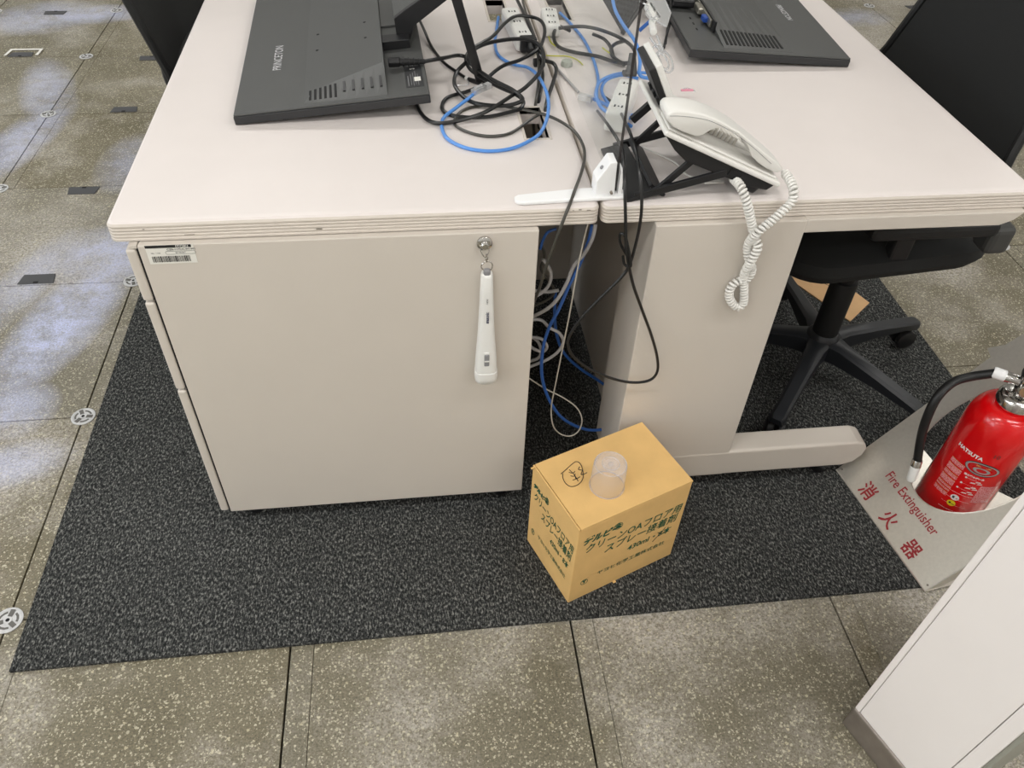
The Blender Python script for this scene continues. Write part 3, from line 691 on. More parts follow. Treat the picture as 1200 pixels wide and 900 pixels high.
def boxprint(F, W_, k=1.0):
    def q(fx): return fx
    text('printed_logo', 'デルピー', .021*k, M_GREEN, bx, F(q(.21)*W_, .184) , shear=.3, bold=.0011, sx=.9)
    text('printed_line', 'クリーンOAフロア用', .0255, M_GREEN, bx, F(.52*W_, .158), shear=.15, bold=.0003, sx=.86*k)
    text('printed_line', 'スプレー接着剤', .0265, M_GREEN, bx, F(.60*W_, .131), shear=.15, bold=.0003, sx=.86*k)
    text('printed_line', '430ml・8本', .0205, M_GREEN, bx, F(.70*W_, .099), shear=.15, bold=.0004, sx=.95*k)
    text('printed_line', 'ヤヨヒ化学工業株式会社', .0135, M_GREEN, bx, F(.56*W_, .060), bold=.0001, sx=1.02*k)
    M_ = F(.355*W_, .190)
    for nm, r0, r1, dy in (('logo_ring', .0085, .0075, 0),):
        b_ = tube([M_ @ Vector((.0088*math.cos(t)*k, .0088*math.sin(t), 0)) for t in [2*math.pi*i/24 for i in range(24)]], .0004, 4, True); obj(nm, b_, M_GREEN, bx)
    text('logo_mark', '全', .014, M_GREEN, bx, M_, bold=.0006, sx=k)
    M_ = F(.125*W_, .052)
    b_ = tube([M_ @ Vector((.0075*math.cos(t)*k, .0075*math.sin(t), 0)) for t in [2*math.pi*i/24 for i in range(24)]], .0004, 4, True); obj('logo_ring', b_, M_GREEN, bx)
    text('logo_mark', 'Y', .012, M_GREEN, bx, M_, bold=.0009, sx=k)
boxprint(bfront, bw)
def bs2(x_, z_): return basis((-.0006, bd-x_, z_), (0, -1, 0), (0, 0, 1))
boxprint(bs2, bd, .66)
# pen stroke across the 8 of "8本"
obj('pen_stroke', tube(spline([bfront(.745*bw, .083) @ Vector((0, 0, 0)), bfront(.80*bw, .098) @ Vector((0, 0, 0)), bfront(.845*bw, .113) @ Vector((0, 0, 0))], 5), .0004, 4), M_INK, bx)
obj('pen_stroke', tube([bfront(.775*bw, .108) @ Vector(), bfront(.825*bw, .094) @ Vector()], .0004, 4), M_INK, bx)
Rb = Matrix.Rotation(-math.atan2(be1.y, be1.x), 4, 'Z')
def penline(pix):
    z_ = bc.z+bh+.0008
    return [Rb @ (at(u, v, z_)-bc) for u, v in pix]
def pc(x_, y_): return (640+x_/8.571, 510+y_/8.571)
for s_ in ([(150, 388), (200, 345), (260, 290), (305, 265), (345, 290), (368, 350), (372, 420), (345, 475), (290, 510), (235, 512), (190, 475), (168, 425), (168, 385)],
           [(232, 345), (262, 375)], [(228, 372), (268, 380), (290, 362)], [(262, 375), (285, 400), (322, 462)], [(245, 408), (280, 412), (292, 388)], [(268, 450), (300, 440), (340, 418)], [(285, 400), (300, 440)],
           [(338, 315), (325, 345), (362, 352), (350, 392), (375, 392), (410, 375)]):
    obj('pen_mark', tube(spline(penline([pc(*q) for q in s_]), 4), .00065, 5), M_INK, bx)
ztop = bc.z+bh
c0 = at(711, 569, ztop); 
cup = thing('plastic_cap', 'clear frosted plastic spray cap standing upside down on the carton', 'cap', (c0.x, c0.y, ztop))
obj('cap_wall', lathe([(.0298, 0), (.0302, .001), (.0285, .056), (.027, .0588), (.0155, .0592), (.0145, .0575), (.012, .0575)], n=40, cap=False), M_CUP, cup, smooth=True)
obj('cap_rim', tube([Vector((.0302*math.cos(t), .0302*math.sin(t), .0012)) for t in [2*math.pi*k/40 for k in range(40)]], .0012, 6, True), M_CUP, cup, smooth=True)
obj('cap_floor', lathe([(.0001, .0568), (.0125, .0570), (.0125, .0578), (.0001, .0578)], n=32), M_CUP, cup, smooth=True)
obj('inner_ring', tube([Vector((.0145*math.cos(t), .0145*math.sin(t), .0592)) for t in [2*math.pi*k/36 for k in range(36)]], .0011, 6, True), M_CUP, cup, smooth=True)
obj('outer_ring', tube([Vector((.0272*math.cos(t), .0272*math.sin(t), .0585)) for t in [2*math.pi*k/36 for k in range(36)]], .0008, 6, True), M_CUP, cup, smooth=True)
obj('centre_nub', lathe([(.005, .0578), (.0042, .0595), (.0015, .0605), (.0001, .0606)], n=14), M_CUP, cup, smooth=True)
# ---------------------------------------------------------------- extinguisher stand
sa = Vector((.5976, .0056, 0.0066)); fe = Vector((.1548, -.9879, 0)).normalized(); sd = Vector((.9879, .1548, 0)).normalized()
sup = (sd*.68+Vector((0, 0, .73))).normalized(); sn = sup.cross(-fe).normalized()
if sn.z < 0: sn = -sn
SM = Matrix((fe, sup, sn)).transposed().to_4x4()      # local frame relative to sa: u along front edge, v up the slope
es = thing('extinguisher_stand', 'sloping grey sheet-metal stand lettered Fire Extinguisher in dark red', 'stand', sa)
outer = [(-.0, 0), (.309, 0), (.309, .56), (-.03, .56), (-.03, .50), (-.0, .462), (-.005, .41), (-.022, .383), (-.002, .376)]
def hole_pts(n=48): return [(.1485+.107*math.cos(2*math.pi*k/n), .252+.152*math.sin(2*math.pi*k/n)) for k in range(n)]
def plate():
    bm = bmesh.new(); th = .0012
    for w_ in (0, -th):
        ov = [bm.verts.new(SM @ Vector((u, v, w_))) for u, v in outer]; oe = [bm.edges.new((ov[i], ov[(i+1) % len(ov)])) for i in range(len(ov))]
        hv = [bm.verts.new(SM @ Vector((u, v, w_))) for u, v in hole_pts()]; he = [bm.edges.new((hv[i], hv[(i+1) % len(hv)])) for i in range(len(hv))]
        bmesh.ops.triangle_fill(bm, edges=oe+he, use_beauty=True)
        if w_ == 0: keep = (ov, hv)
        else:
            for A_, B_ in ((keep[0], ov), (keep[1], hv)):
                for i in range(len(A_)): bm.faces.new([A_[i], A_[(i+1) % len(A_)], B_[(i+1) % len(B_)], B_[i]])
    return bm
obj('sloping_plate', plate(), M_STEEL, es)
obj('hole_rim', tube([SM @ Vector((u, v, 0)) for u, v in hole_pts()], .0012, 5, True), M_STEEL, es)
obj('side_flange', prism([(Vector((0, 0, 0))+fe*.307), sup*.35+fe*.307, (sd*.32+fe*.307+Vector((0, 0, .20))), (sd*.03+fe*.307)], fe*.0012), M_STEEL, es)
obj('side_flange', prism([(sd*.30+Vector((0, 0, .0))), sup*.50, sup*.44, (sd*.285)], fe*.0012), M_STEEL, es)
bp = [(0, 0), (.309, 0), (.309, .335), (.17, .33), (.03, .225), (0, .225)]
obj('base_plate', prism([fe*u+sd*v+Vector((0, 0, .0004)) for u, v in bp], (0, 0, .0015)), M_STEEL, es)
for (u, v) in ((.008, .012), (.301, .012)): obj('rivet', lathe([(.002, 0), (.002, .001), (.0001, .0015)], axis_m(SM @ Vector((u, v, 0)), sn), n=10), M_SCUFF, es)
def splate(u, v): return basis(SM @ Vector((u, v, .0007)), fe, sup)
text('stand_lettering', 'Fire Extinguisher', .0275, M_REDTXT, es, splate(.152, .082), sx=.83, bold=.0002)
for ch, u in (('消', .081), ('火', .155), ('器', .2285)):
    text('stand_character', ch, .037, M_REDTXT, es, splate(u, .026), bold=.0006, sx=.95)
# ---------------------------------------------------------------- extinguisher
EB = sa+fe*.148+sd*.176; EB.z = .0066+.002
EB += Vector((-.64, .77, 0))*.007
R0 = .0635
DZ = .020
ex_ = thing('fire_extinguisher', 'red fire extinguisher with black hose standing through the hole of its stand', 'extinguisher', EB)
prf = [(R0-.004, 0), (R0, .004), (R0, .245)]
for k in range(1, 10):
    a_ = math.radians(9*k); prf.append((.034+(R0-.034)*math.cos(a_)**.85, .245+.055*math.sin(a_)))
prf += [(.030, .303), (.0285, .307)]
obj('cylinder_body', lathe(prf, n=64), M_RED, ex_, smooth=True)
obj('neck_collar', lathe([(.030, 0.306), (.034, 0.308), (.034, 0.322), (.031, 0.326), (.027, 0.328), (.027, 0.332), (.020, 0.334)], n=40), M_CHROME, ex_, smooth=True)
obj('valve_body', lathe([(.014, 0.332), (.016, 0.340), (.016, 0.365), (.012, 0.372)], n=24), M_CHROME, ex_, smooth=True)
lft = Vector((-.80, .60, 0)).normalized()      # direction the hose leaves
fw = Vector((-.6, -.8, 0))
obj('hose_outlet', lathe([(.010, 0), (.010, .026), (.0085, .03)], axis_m(Vector((0, 0, .354))+lft*.010, lft), n=20), M_CHROME, ex_, smooth=True)
obj('hose_ferrule', lathe([(.0095, 0), (.0105, .002), (.0105, .020), (.0095, .022)], axis_m(Vector((0, 0, .354))+lft*.036, lft), n=20), M_WHITE2, ex_, smooth=True)
obj('pressure_gauge', lathe([(.0001, 0), (.012, 0), (.0135, .006), (.0135, .010), (.011, .011), (.0001, .0115)], axis_m(Vector((0, 0, .353))+fw*.014, fw), n=24), M_CHROME, ex_, smooth=True)
obj('gauge_face', lathe([(.0001, .0116), (.0102, .0116), (.0001, .012)], axis_m(Vector((0, 0, .353))+fw*.014, fw), n=20, cap=False), mat('gauge_face', (150, 120, 90), .4), ex_)
def lever(z0, z1, ln, wd):
    bm = bmesh.new(); rr = -lft
    secs = [(-.018, z0, wd*.8), (.02, z0+.004, wd), (.05, (z0+z1)/2, wd), (ln, z1, wd*.75)]
    for (s0, za, wa), (s1, zb, wb) in zip(secs, secs[1:]):
        sdv = Vector((-rr.y, rr.x, 0)); q = []
        for s_, z_, w_ in ((s0, za, wa), (s1, zb, wb)):
            for sx_, dz in ((-1, 0), (1, 0), (1, .009), (-1, .009)): q.append(bm.verts.new(rr*s_+sdv*w_*sx_/2+Vector((0, 0, z_+dz))))
        for f in [(0, 1, 2, 3), (7, 6, 5, 4), (0, 4, 5, 1), (1, 5, 6, 2), (2, 6, 7, 3), (3, 7, 4, 0)]: bm.faces.new([q[i] for i in f])
    return bm
obj('lower_handle', lever(.370, .358, .12, .024), M_RUB, ex_, bevel=.002)
obj('upper_lever', lever(.386, .415, .13, .026), M_RUB, ex_, bevel=.002)
obj('safety_pin', lathe([(.006, 0), (.006, .010), (.002, .012)], axis_m(Vector((-.012, .006, .395)), (-.5, -.4, .6)), n=14), M_YEL, ex_, smooth=True)
h0 = Vector((0, 0, .354))+lft*.052
pe = at(1076, 540, .150)-EB; pe_dir = (at(1068, 556, .118)-EB)
hp = [h0, at(1140, 441, .345)-EB, at(1117, 448, .34)-EB, at(1098, 466, .322)-EB, at(1085, 493, .27)-EB, at(1079, 515, .215)-EB, at(1075, 540, .16)-EB]
obj('hose', tube(spline(hp, 8), .0083, 14), M_RUB, ex_, smooth=True)
d_ = (hp[-1]-hp[-2]).normalized(); d_ = (at(1069, 557, .128)-EB-hp[-1]).normalized()
obj('nozzle_ferrule', lathe([(.0092, -.002), (.0098, 0), (.0098, .012), (.0088, .013)], axis_m(hp[-1], d_), n=20), M_CHROME, ex_, smooth=True)
obj('nozzle', lathe([(.0088, .013), (.0092, .018), (.0088, .040), (.0068, .046), (.0001, .046)], axis_m(hp[-1], d_), n=20), M_WHITE, ex_, smooth=True)
face = math.atan2(CAM.y-EB.y, CAM.x-EB.x)
def cyl(me, deg, z, r=R0+.0006, dr=0.0):
    for v in me.vertices:
        a_ = face+math.radians(deg)+v.co.x/R0; zz = z+v.co.y; v.co = (math.cos(a_)*(r+dr), math.sin(a_)*(r+dr), zz)
    return me
def ctext(name, body, size, mt, deg, z, **k): return link(name, cyl(text_mesh(body, size, **k), deg, z), mt, ex_)
def cpatch(name, w_, h_, mt, deg, z, dr=-.0002, shape='rect', inner=None):
    bm = bmesh.new()
    if shape == 'rect':
        nx = max(2, int(w_/.004)); vs = [[bm.verts.new((-w_/2+w_*i/nx, yy, 0)) for yy in (-h_/2, h_/2)] for i in range(nx+1)]
        for a_, b_ in zip(vs, vs[1:]): bm.faces.new([a_[0], b_[0], b_[1], a_[1]])
    else:
        n = 36; ri = [1] + [inner or 0.0]
        o_ = [bm.verts.new((w_/2*math.cos(2*math.pi*i/n), h_/2*math.sin(2*math.pi*i/n), 0)) for i in range(n)]
        q_ = [bm.verts.new((w_/2*(inner or .01)*math.cos(2*math.pi*i/n), h_/2*(inner or .01)*math.sin(2*math.pi*i/n), 0)) for i in range(n)]
        for i in range(n): bm.faces.new([o_[i], o_[(i+1) % n], q_[(i+1) % n], q_[i]])
    me = bpy.data.meshes.new(name); bm.to_mesh(me); bm.free(); cyl(me, deg, z, dr=dr); return link(name, me, mt, ex_)
def print_mat():
    N = NT('fine_print'); g = N.n('ShaderNodeTexCoord').outputs['Object']
    mp = N.n('ShaderNodeMapping'); mp.inputs['Scale'].default_value = (1, 1, 1.0); N.l(g, mp.inputs[0])
    sep = N.n('ShaderNodeSeparateXYZ'); N.l(g, sep.inputs[0])
    row = N.math('LESS_THAN', N.math('FRACT', N.math('MULTIPLY', sep.outputs[2], 420)), .55)
    dots = N.math('GREATER_THAN', N.noise(g, 900, 2, .5), .47)
    N.l(N.mix(N.math('MULTIPLY', row, dots), (205, 20, 28), (250, 205, 208)), N.b.inputs['Base Color']); N.b.inputs['Roughness'].default_value = .3; return N.m
M_FINE = print_mat()
M_REDB = mat('red_print_base', (190, 10, 18), .3)
ctext('maker_print', 'HATSUTA', .0115, M_WTXT, -14, .205, bold=.0004, sx=1.0)
ctext('pen_number', '10', .014, M_INK, 24, .222, sx=.9)
cpatch('badge_outer', .062, .034, M_SBLK, 17, .181, dr=-.0003, shape='e')
cpatch('badge_ring', .060, .030, mat('silver_print', (170, 168, 168), .3, metal=.3), 17, .181, dr=.0, shape='e', inner=.86)
cpatch('badge_field', .046, .023, M_REDB, 17, .181, dr=.0001, shape='e')
cpatch('badge_ring', .030, .014, bpy.data.materials['silver_print'], 17, .1785, dr=.0003, shape='e', inner=.62)
ctext('badge_print', 'MAXIMUM', .0055, M_GOLD, 17, .1885, bold=.0002)
zz = .172
for k, hgt in enumerate((.013, .017, .012, .017, .008, .007, .012)):
    cpatch('instruction_panel', .030, hgt-.003, M_FINE, -21, zz-hgt/2-.0); 
    cpatch('instruction_rule', .030, .0008, M_GOLD, -21, zz-.0006, dr=.0001)
    zz -= hgt+.001
ctext('heading_print', '消火器の使い方', .0052, M_WTXT, 13, .157, bold=.0002)
for k, (deg, z) in enumerate(((7, .150), (5, .133), (4, .118))):
    cpatch('step_dot', .004, .004, M_WTXT, deg-4, z, dr=0, shape='e')
    cpatch('step_line', .020, .0014, M_FINE, deg+7, z, dr=0)
    bm = bmesh.new()
    for a_ in ((-.008, -.006), (0, -.001), (.004, -.005)):
        w0 = .010
        q = [(a_[0], a_[1]), (a_[0]+w0, a_[1]+.002), (a_[0]+w0*.8, a_[1]+.0045), (a_[0]+.002, a_[1]+.003)]
        bm.faces.new([bm.verts.new((x_, y_-.004, 0)) for x_, y_ in q])
    me = bpy.data.meshes.new('step_pictogram'); bm.to_mesh(me); bm.free(); link('step_pictogram', cyl(me, deg+12, z), M_WTXT, ex_)
for z in (.100, .083, .066, .050): cpatch('print_line', .045, .0012, M_FINE, 10, z+.003, dr=0)
cpatch('warning_disc', .0155, .0155, M_WTXT, 6, .090, dr=.0002, shape='e'); cpatch('disc_symbol', .004, .006, M_SBLK, 3.6, .0903, dr=.0004); cpatch('disc_symbol', .004, .0022, M_REDB, 9.5, .089, dr=.0004, shape='e')
cpatch('warning_disc', .0155, .0155, M_YEL, 6, .0725, dr=.0002, shape='e'); cpatch('disc_symbol', .0045, .005, M_SBLK, 3.6, .0728, dr=.0004, shape='e'); cpatch('disc_symbol', .005, .0018, M_SBLK, 9.0, .0712, dr=.0004)
cpatch('rear_label', .05, .10, M_STICK, -100, .10); cpatch('side_panel_print', .034, .05, M_FINE, 46, .115)
# ---------------------------------------------------------------- white cabinet, bottom right
wa = Vector((.3870, -.5185, 0)); wd_ = Vector((.3505, -.9366, 0)); wn = Vector((.9366, .3505, 0))
wc = thing('cabinet', 'tall white panel-sided cabinet with scuffed metal kick strip, cut off at the corner', 'cabinet', wa)
def WB(name, s0, s1, d0, d1, z0, z1, mt, **k):
    M = Matrix((wd_, wn, Vector((0, 0, 1)))).transposed().to_4x4(); return obj(name, box(s0, s1, d0, d1, z0, z1, M=M), mt, wc, **k)
WB('side_panel', .0105, .1445, 0, .30, .062, 1.05, M_CAB, bevel=.001)
WB('corner_post', 0, .0098, -.0003, .30, .06, 1.05, M_CAB, bevel=.002)
WB('corner_post', .1452, .166, -.0003, .30, .06, 1.05, M_CAB, bevel=.002)
WB('kick_strip', -.001, .167, -.002, .30, 0.0, .060, M_KICK, bevel=.003)
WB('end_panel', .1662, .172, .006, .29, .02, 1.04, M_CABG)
# ---------------------------------------------------------------- chairs
def chair(label, base, facing, recl_pts, arm=False):
    pass
def rot_leg(t, base, ang, ln=.285):
    d = Vector((math.cos(ang), math.sin(ang), 0)); s = Vector((-d.y, d.x, 0)); bm = bmesh.new(); rings = []
    for f, w_, z0, z1 in ((.02, .030, .070, .118), (.06, .022, .073, .116), (.16, .018, .075, .104), (.25, .017, .072, .092), (ln, .019, .066, .086), (ln+.012, .014, .068, .082)):
        rings.append([bm.verts.new(d*f+s*w_*a_+Vector((0, 0, z_))) for a_, z_ in ((-1, z0), (-.95, z1-.006), (-.6, z1), (.6, z1), (.95, z1-.006), (1, z0))])
    n = 6
    for a_, b_ in zip(rings, rings[1:]):
        for k in range(n): bm.faces.new([a_[k], a_[(k+1) % n], b_[(k+1) % n], b_[k]])
    bm.faces.new(rings[0]); bm.faces.new(rings[-1][::-1])
    leg = obj('base_leg', bm, M_BASE, t, smooth=True)
    c = d*(ln-.012)+Vector((0, 0, .034)); ax = (s+d*.3*random.uniform(-1, 1)).normalized()
    bm = bmesh.new()
    for sg in (-1, 1): addlathe(bm, [(.0001, 0), (.020, 0), (.0255, .003), (.0255, .015), (.020, .018), (.0001, .018)], axis_m(c+ax*(.003 if sg > 0 else -.021), ax), n=20)
    addlathe(bm, [(.007, 0), (.007, .03)], Matrix.Translation(c+Vector((0, 0, .02))), n=10)
    addbox(bm, c.x-.009, c.x+.009, c.y-.009, c.y+.009, c.z-.002, c.z+.028)
    obj('caster', bm, M_RUB, leg, smooth=True)
def chair_base(t, a0, seat_c, seat_r, tz=.0066):
    for k in range(5): rot_leg(t, None, a0+2*math.pi*k/5)
    obj('base_hub', lathe([(.03, .068), (.038, .072), (.038, .118), (.030, .128)], n=24), M_BASE, t, smooth=True)
    obj('gas_column', lathe([(.029, .126), (.029, .27), (.028, .275), (.02, .276), (.02, .36)], n=20), M_BASED, t, smooth=True)
    M = Matrix.Translation(seat_c) @ Matrix.Rotation(seat_r, 4, 'Z')
    obj('tilt_mechanism', box(-.07, .10, -.065, .065, .345, .40, M=M), M_BASED, t, bevel=.012, seg=3)
    obj('tilt_mechanism_cover', box(-.02, .085, -.115, -.02, .335, .405, M=M), M_BASED, t, bevel=.01, seg=3)
    bm = bmesh.new(); rings = []
    for ins, z in ((.06, .404), (.03, .408), (.012, .420), (0, .440), (.004, .462), (.03, .476), (.09, .482)):
        r = [M @ Vector((x_, y_, z + (.0 if x_ > -.15 else -.0)) ) for x_, y_ in rrect(-.255+ins, .195-ins, -.25+ins, .235-ins, .085-ins*.4, 6)]
        rings.append([bm.verts.new(v) for v in r])
    n = len(rings[0])
    for a_, b_ in zip(rings, rings[1:]):
        for k in range(n): bm.faces.new([a_[k], a_[(k+1) % n], b_[(k+1) % n], b_[k]])
    bm.faces.new(rings[0][::-1]); bm.faces.new(rings[-1]); obj('seat', bm, M_DGREY, t, smooth=True)
    return M
def backrest(t, x0, lean, yl, yh, z0, z1, nxs, taper):
    """x0: plane at z0, lean per m; nxs: +1 leans to +x"""
    def X(z, y): return x0+lean*(z-z0)+nxs*.03*((y-(yl+yh)/2)/((yh-yl)/2))**2*-1
    ny, nz = 10, 10; yc = (yl+yh)/2; hw = (yh-yl)/2
    def pt_(i, j, off, shrink=0.0):
        f = j/nz; z = z0+(z1-z0)*f; h = hw-taper*f-shrink
        if f > .8: h -= .05*((f-.8)/.2)**2
        y = yc+h*(2*i/ny-1)*1.0; return Vector((X(z, y)+off, y, z+ (shrink if j == 0 else (-shrink if j == nz else 0))))
    bm = bmesh.new(); G = [[[bm.verts.new(pt_(i, j, off, .012)) for j in range(nz+1)] for i in range(ny+1)] for off in (-.004, .004)]
    for g in G:
        for i in range(ny):
            for j in range(nz): bm.faces.new([g[i][j], g[i+1][j], g[i+1][j+1], g[i][j+1]])
    for i in range(ny):
        for j in (0, nz): bm.faces.new([G[0][i][j], G[0][i+1][j], G[1][i+1][j], G[1][i][j]])
    for j in range(nz):
        for i in (0, ny): bm.faces.new([G[0][i][j], G[0][i][j+1], G[1][i][j+1], G[1][i][j]])
    obj('backrest_mesh', bm, M_DGREY, t, smooth=True)
    ring = [pt_(i, 0, 0) for i in range(ny+1)]+[pt_(ny, j, 0) for j in range(1, nz+1)]+[pt_(i, nz, 0) for i in range(ny-1, -1, -1)]+[pt_(0, j, 0) for j in range(nz-1, 0, -1)]
    obj('backrest_frame', tube(spline(ring, 2, True), .009, 8, True), M_FRAME, t, smooth=True)
    s = Vector((x0+nxs*.035, yc, z0-.11)); e = Vector((x0+lean*.12+nxs*.02, yc, z0+.12))
    obj('backrest_support', tube(spline([s+Vector((-nxs*.09, 0, -.035)), s, s+Vector((nxs*.012, 0, .08)), e], 6), .022, 10), M_FRAME, t, smooth=True)
    return pt_
cb = Vector((.663, .317, .0066))
chr_ = thing('office_chair', 'black mesh-backed swivel chair tucked under the right desk', 'chair', cb)
chair_base(chr_, math.radians(14), Vector((-.026, .060, 0)), math.radians(6))
ptf = backrest(chr_, .855-cb.x, .21, .225-cb.y, .752-cb.y, .575, 1.0, 1, .09)
for (y0, y1, ys, dx) in ((.090, .145, .13, 0), (.66, .715, .63, .13)):
    obj('armrest_pad', box(.52-dx-cb.x, .765-dx-cb.x, y0-cb.y, y1-cb.y, .530, .562), M_BASED, chr_, bevel=.012, seg=3)
    obj('armrest_end', box(.752-dx-cb.x, .800-dx-cb.x, y0-cb.y, y1-.004-cb.y, .492, .550), M_ARM, chr_, bevel=.012, seg=3)
    obj('armrest_post', box(.60-cb.x, .64-cb.x, ys-cb.y, ys+.03-cb.y, .455, .545), M_BASED, chr_, bevel=.006)
cb2 = Vector((-.62, 1.12, 0.0066))
ch2 = thing('office_chair', 'black chair back leaning beyond the left desk edge', 'chair', cb2)
chair_base(ch2, .3, Vector((.03, 0, 0)), 0)
backrest(ch2, -.830-cb2.x, -.29, .852-cb2.y, 1.36-cb2.y, .50, 1.0, -1, .02)
# ---------------------------------------------------------------- cardboard scrap on the carpet
q = [(.745, .690), (.862, .735), (.931, .558), (.844, .486)]
cs = obj('cardboard_scrap', prism([(x-.84, y-.6, 0) for x, y in q], (0, 0, .003)), M_CARD2); cs.location = (.84, .6, .0068)
tag(cs, 'flat scrap of brown cardboard on the carpet under the right chair', 'cardboard')
obj('crease_line', tube(spline([(-.02, .09, .0035), (.0, .05, .0036), (.02, .03, .0035), (.05, .0, .0035)], 4), .0007, 4), M_INK, cs)
# ---------------------------------------------------------------- cables
def px(lst, z0=None): return [at(p[0], p[1], p[2] if len(p) > 2 else z0) for p in lst]
def cable(name, label, cat, paths, mt, r, per=8, group=None):
    t = None
    o = obj(name, tube(spline(paths, per), r, 8), mt, smooth=True); tag(o, label, cat, group); return o
def z3(k): return (470+k[0]/5, k[1]/5)
D = H+.003
# thick black power cable with its tangle on the left desk (points in pixels, height above the floor)
tang = [(497, 72, H+.050), (520, 68, H+.044), (538, 65, H+.030), (548, 70, H+.03), (535, 85, H+.02), (533, 100, H+.015), (545, 115, H+.010), (562, 122, H+.010), (590, 124, H+.012), (608, 120, H+.02), (612, 115, H+.024), (600, 105, H+.026), (575, 92, H+.03),
        (552, 75, H+.034), (549, 64, H+.036), (565, 53, H+.038), (590, 47, H+.038), (615, 46, H+.036), (632, 53, H+.034), (637, 68, H+.030), (632, 85, H+.028), (615, 103, H+.024), (600, 112, H+.02), (580, 125, H+.016), (560, 135, H+.012), (530, 143, H+.008), (510, 144, H+.006), (497, 137, H+.005), (489, 124, H+.004), (487, 118, H+.004)]
c1 = cable('power_cable', 'thick black power cable tangled in loops on the left desk', 'cable', px(tang), M_CABLE, .0036)
# iec plug in the left monitor
bm = tube(px([(455, 73, H+.052), (466, 72.5, H+.052), (469, 72.5, H+.052)]), .0095, 6); obj('plug', bm, M_BLACK, c1, bevel=.002)
bm = tube(spline(px([(466, 72.5, H+.052), (482, 72.5, H+.051), (498, 72, H+.050)]), 6), lambda f: .0075-.0035*f, 10); obj('strain_relief', bm, M_BLACK, c1, smooth=True)
for k in range(4):
    p = at(472+6*k, 72.5, H+.0515); q_ = at(473.5+6*k, 72.5, H+.0515); obj('relief_rib', tube([p, q_], .0085-.0009*k, 10), M_BLACK, c1)
loop2 = [(568, 97, H+.012), (575, 88, H+.016), (590, 77, H+.022), (610, 70, H+.026), (630, 58, H+.030), (637, 45, H+.034), (638, 32, H+.036), (632, 23, H+.036), (618, 19, H+.036), (604, 19, H+.036), (592, 27, H+.036), (578, 42, H+.036), (565, 50, H+.036), (552, 58, H+.034), (546, 68, H+.030),
         (550, 80, H+.024), (563, 90, H+.02), (585, 102, H+.016), (603, 110, H+.014), (613, 118, H+.012), (610, 127, H+.010), (595, 132, H+.008), (570, 137, H+.006), (540, 137, H+.005), (522, 132, H+.004), (518, 124, H+.004), (525, 114, H+.005), (545, 108, H+.006), (556, 104, H+.008)]
cable('power_cable', 'second black cable coiled over the loops beside the blue cable', 'cable', px(loop2), M_CABLE, .0034)
c3 = cable('signal_cable', 'thin black cable running from the monitor underside down to the desk seam', 'cable', px([(490, 20, H+.02), (497, 35, H+.012), (506, 55, D), (520, 73, D), (535, 84, D), (547, 92, D)]), M_CABLE, .0028)
obj('cable_collar', tube(px([(546, 91.5, D), (549, 93, D)]), .0042, 10), M_WHITE, c3)
obj('cable_end', tube(px([(549, 93, D), (562, 97, D+.002)]), .0042, 10), M_BLACK, c3)
cable('cable_tie', 'clear twist tie curling beside the thin black cable', 'tie', px([(547, 93, D), (549, 99, D), (541, 100, D), (536, 100, D)]), M_CLEAR, .0012)
# dark grey cable: loop on the desk, over the seam, down the front
g1 = [(632, 134, H+.008), (622, 140, H+.005), (600, 155, D), (580, 159.5, D), (560, 158, D), (540, 151, D), (532, 143, D), (540, 131, D), (556, 125, D), (580, 123, D+.002), (603, 127, D+.004), (620, 130, D+.006), (640, 135, D+.006), (658, 143, D+.004), (674, 155, D+.003), (683, 170, D+.003), (685, 185, D+.004), (681, 203, D+.006), (674, 222, D+.006), (669, 236, H+.004)]
pts = px(g1)+[at(661, 256, y=-.012), at(652, 280, y=-.016), at(641, 310, y=-.012), at(632, 338, y=.0), at(623, 360, y=.03)]
cable('data_cable', 'dark grey cable looping on the left desk and dropping over its front edge', 'cable', pts, M_OLIVE, .0026)
cable('power_cable', 'black cable crossing the seam and bending into the desk cable hole', 'cable', px([(606, 0, H+.02), (612, 12, H+.02), (620, 30, H+.022), (626, 45, H+.024), (631, 60, H+.024), (637, 70, H+.02), (648, 74, H+.016), (652, 82, H+.012), (648, 97, H+.01), (642, 115, H+.008), (639, 130, H+.0), (637, 145, H-.03), (636, 160, H-.08)]), M_CABLE, .0036)
cable('power_cable', 'black cable passing straight behind the tangle into the hole', 'cable', px([(611, -4, H+.012), (618, 20, H+.012), (627, 45, H+.012), (631, 70, H+.012), (631, 95, H+.012), (628, 120, H+.004), (625, 140, H-.03), (626, 158, H-.07)]), M_OLIVE, .0028)
# light blue network cable on the left desk
b1 = [(584, 20, H+.005), (582, 35, D), (580, 50, D), (583, 63, D), (592, 71, D), (604, 76, D+.002), (618, 79, D+.006), (629, 87, D+.014), (636, 98, D+.018), (641, 110, D+.018), (643, 125, D+.014), (640, 142, D+.010), (632, 157, D+.006), (615, 168, D+.003), (595, 175, D), (570, 177, D), (545, 173, D), (525, 163, D), (518, 150, D), (520, 138, D+.002), (535, 126, D+.008), (548, 116, D+.012), (558, 108, D+.014)]
cb_ = cable('network_cable', 'light blue network cable ringed around the black tangle on the left desk', 'cable', px(b1), M_BLUE, .003)
pA, pB = at(554, 108, D+.018), at(574, 99, D+.020)
bm = bmesh.new(); d0 = (pB-pA).normalized(); side = d0.cross(Vector((0, 0, 1))).normalized(); uu = side.cross(d0)
M = Matrix((d0, side, uu)).transposed().to_4x4(); M.translation = pA
addbox(bm, 0, (pB-pA).length, -.0058, .0058, -.005, .004, M=M); obj('clear_connector', bm, M_CLEAR, cb_, bevel=.0012)
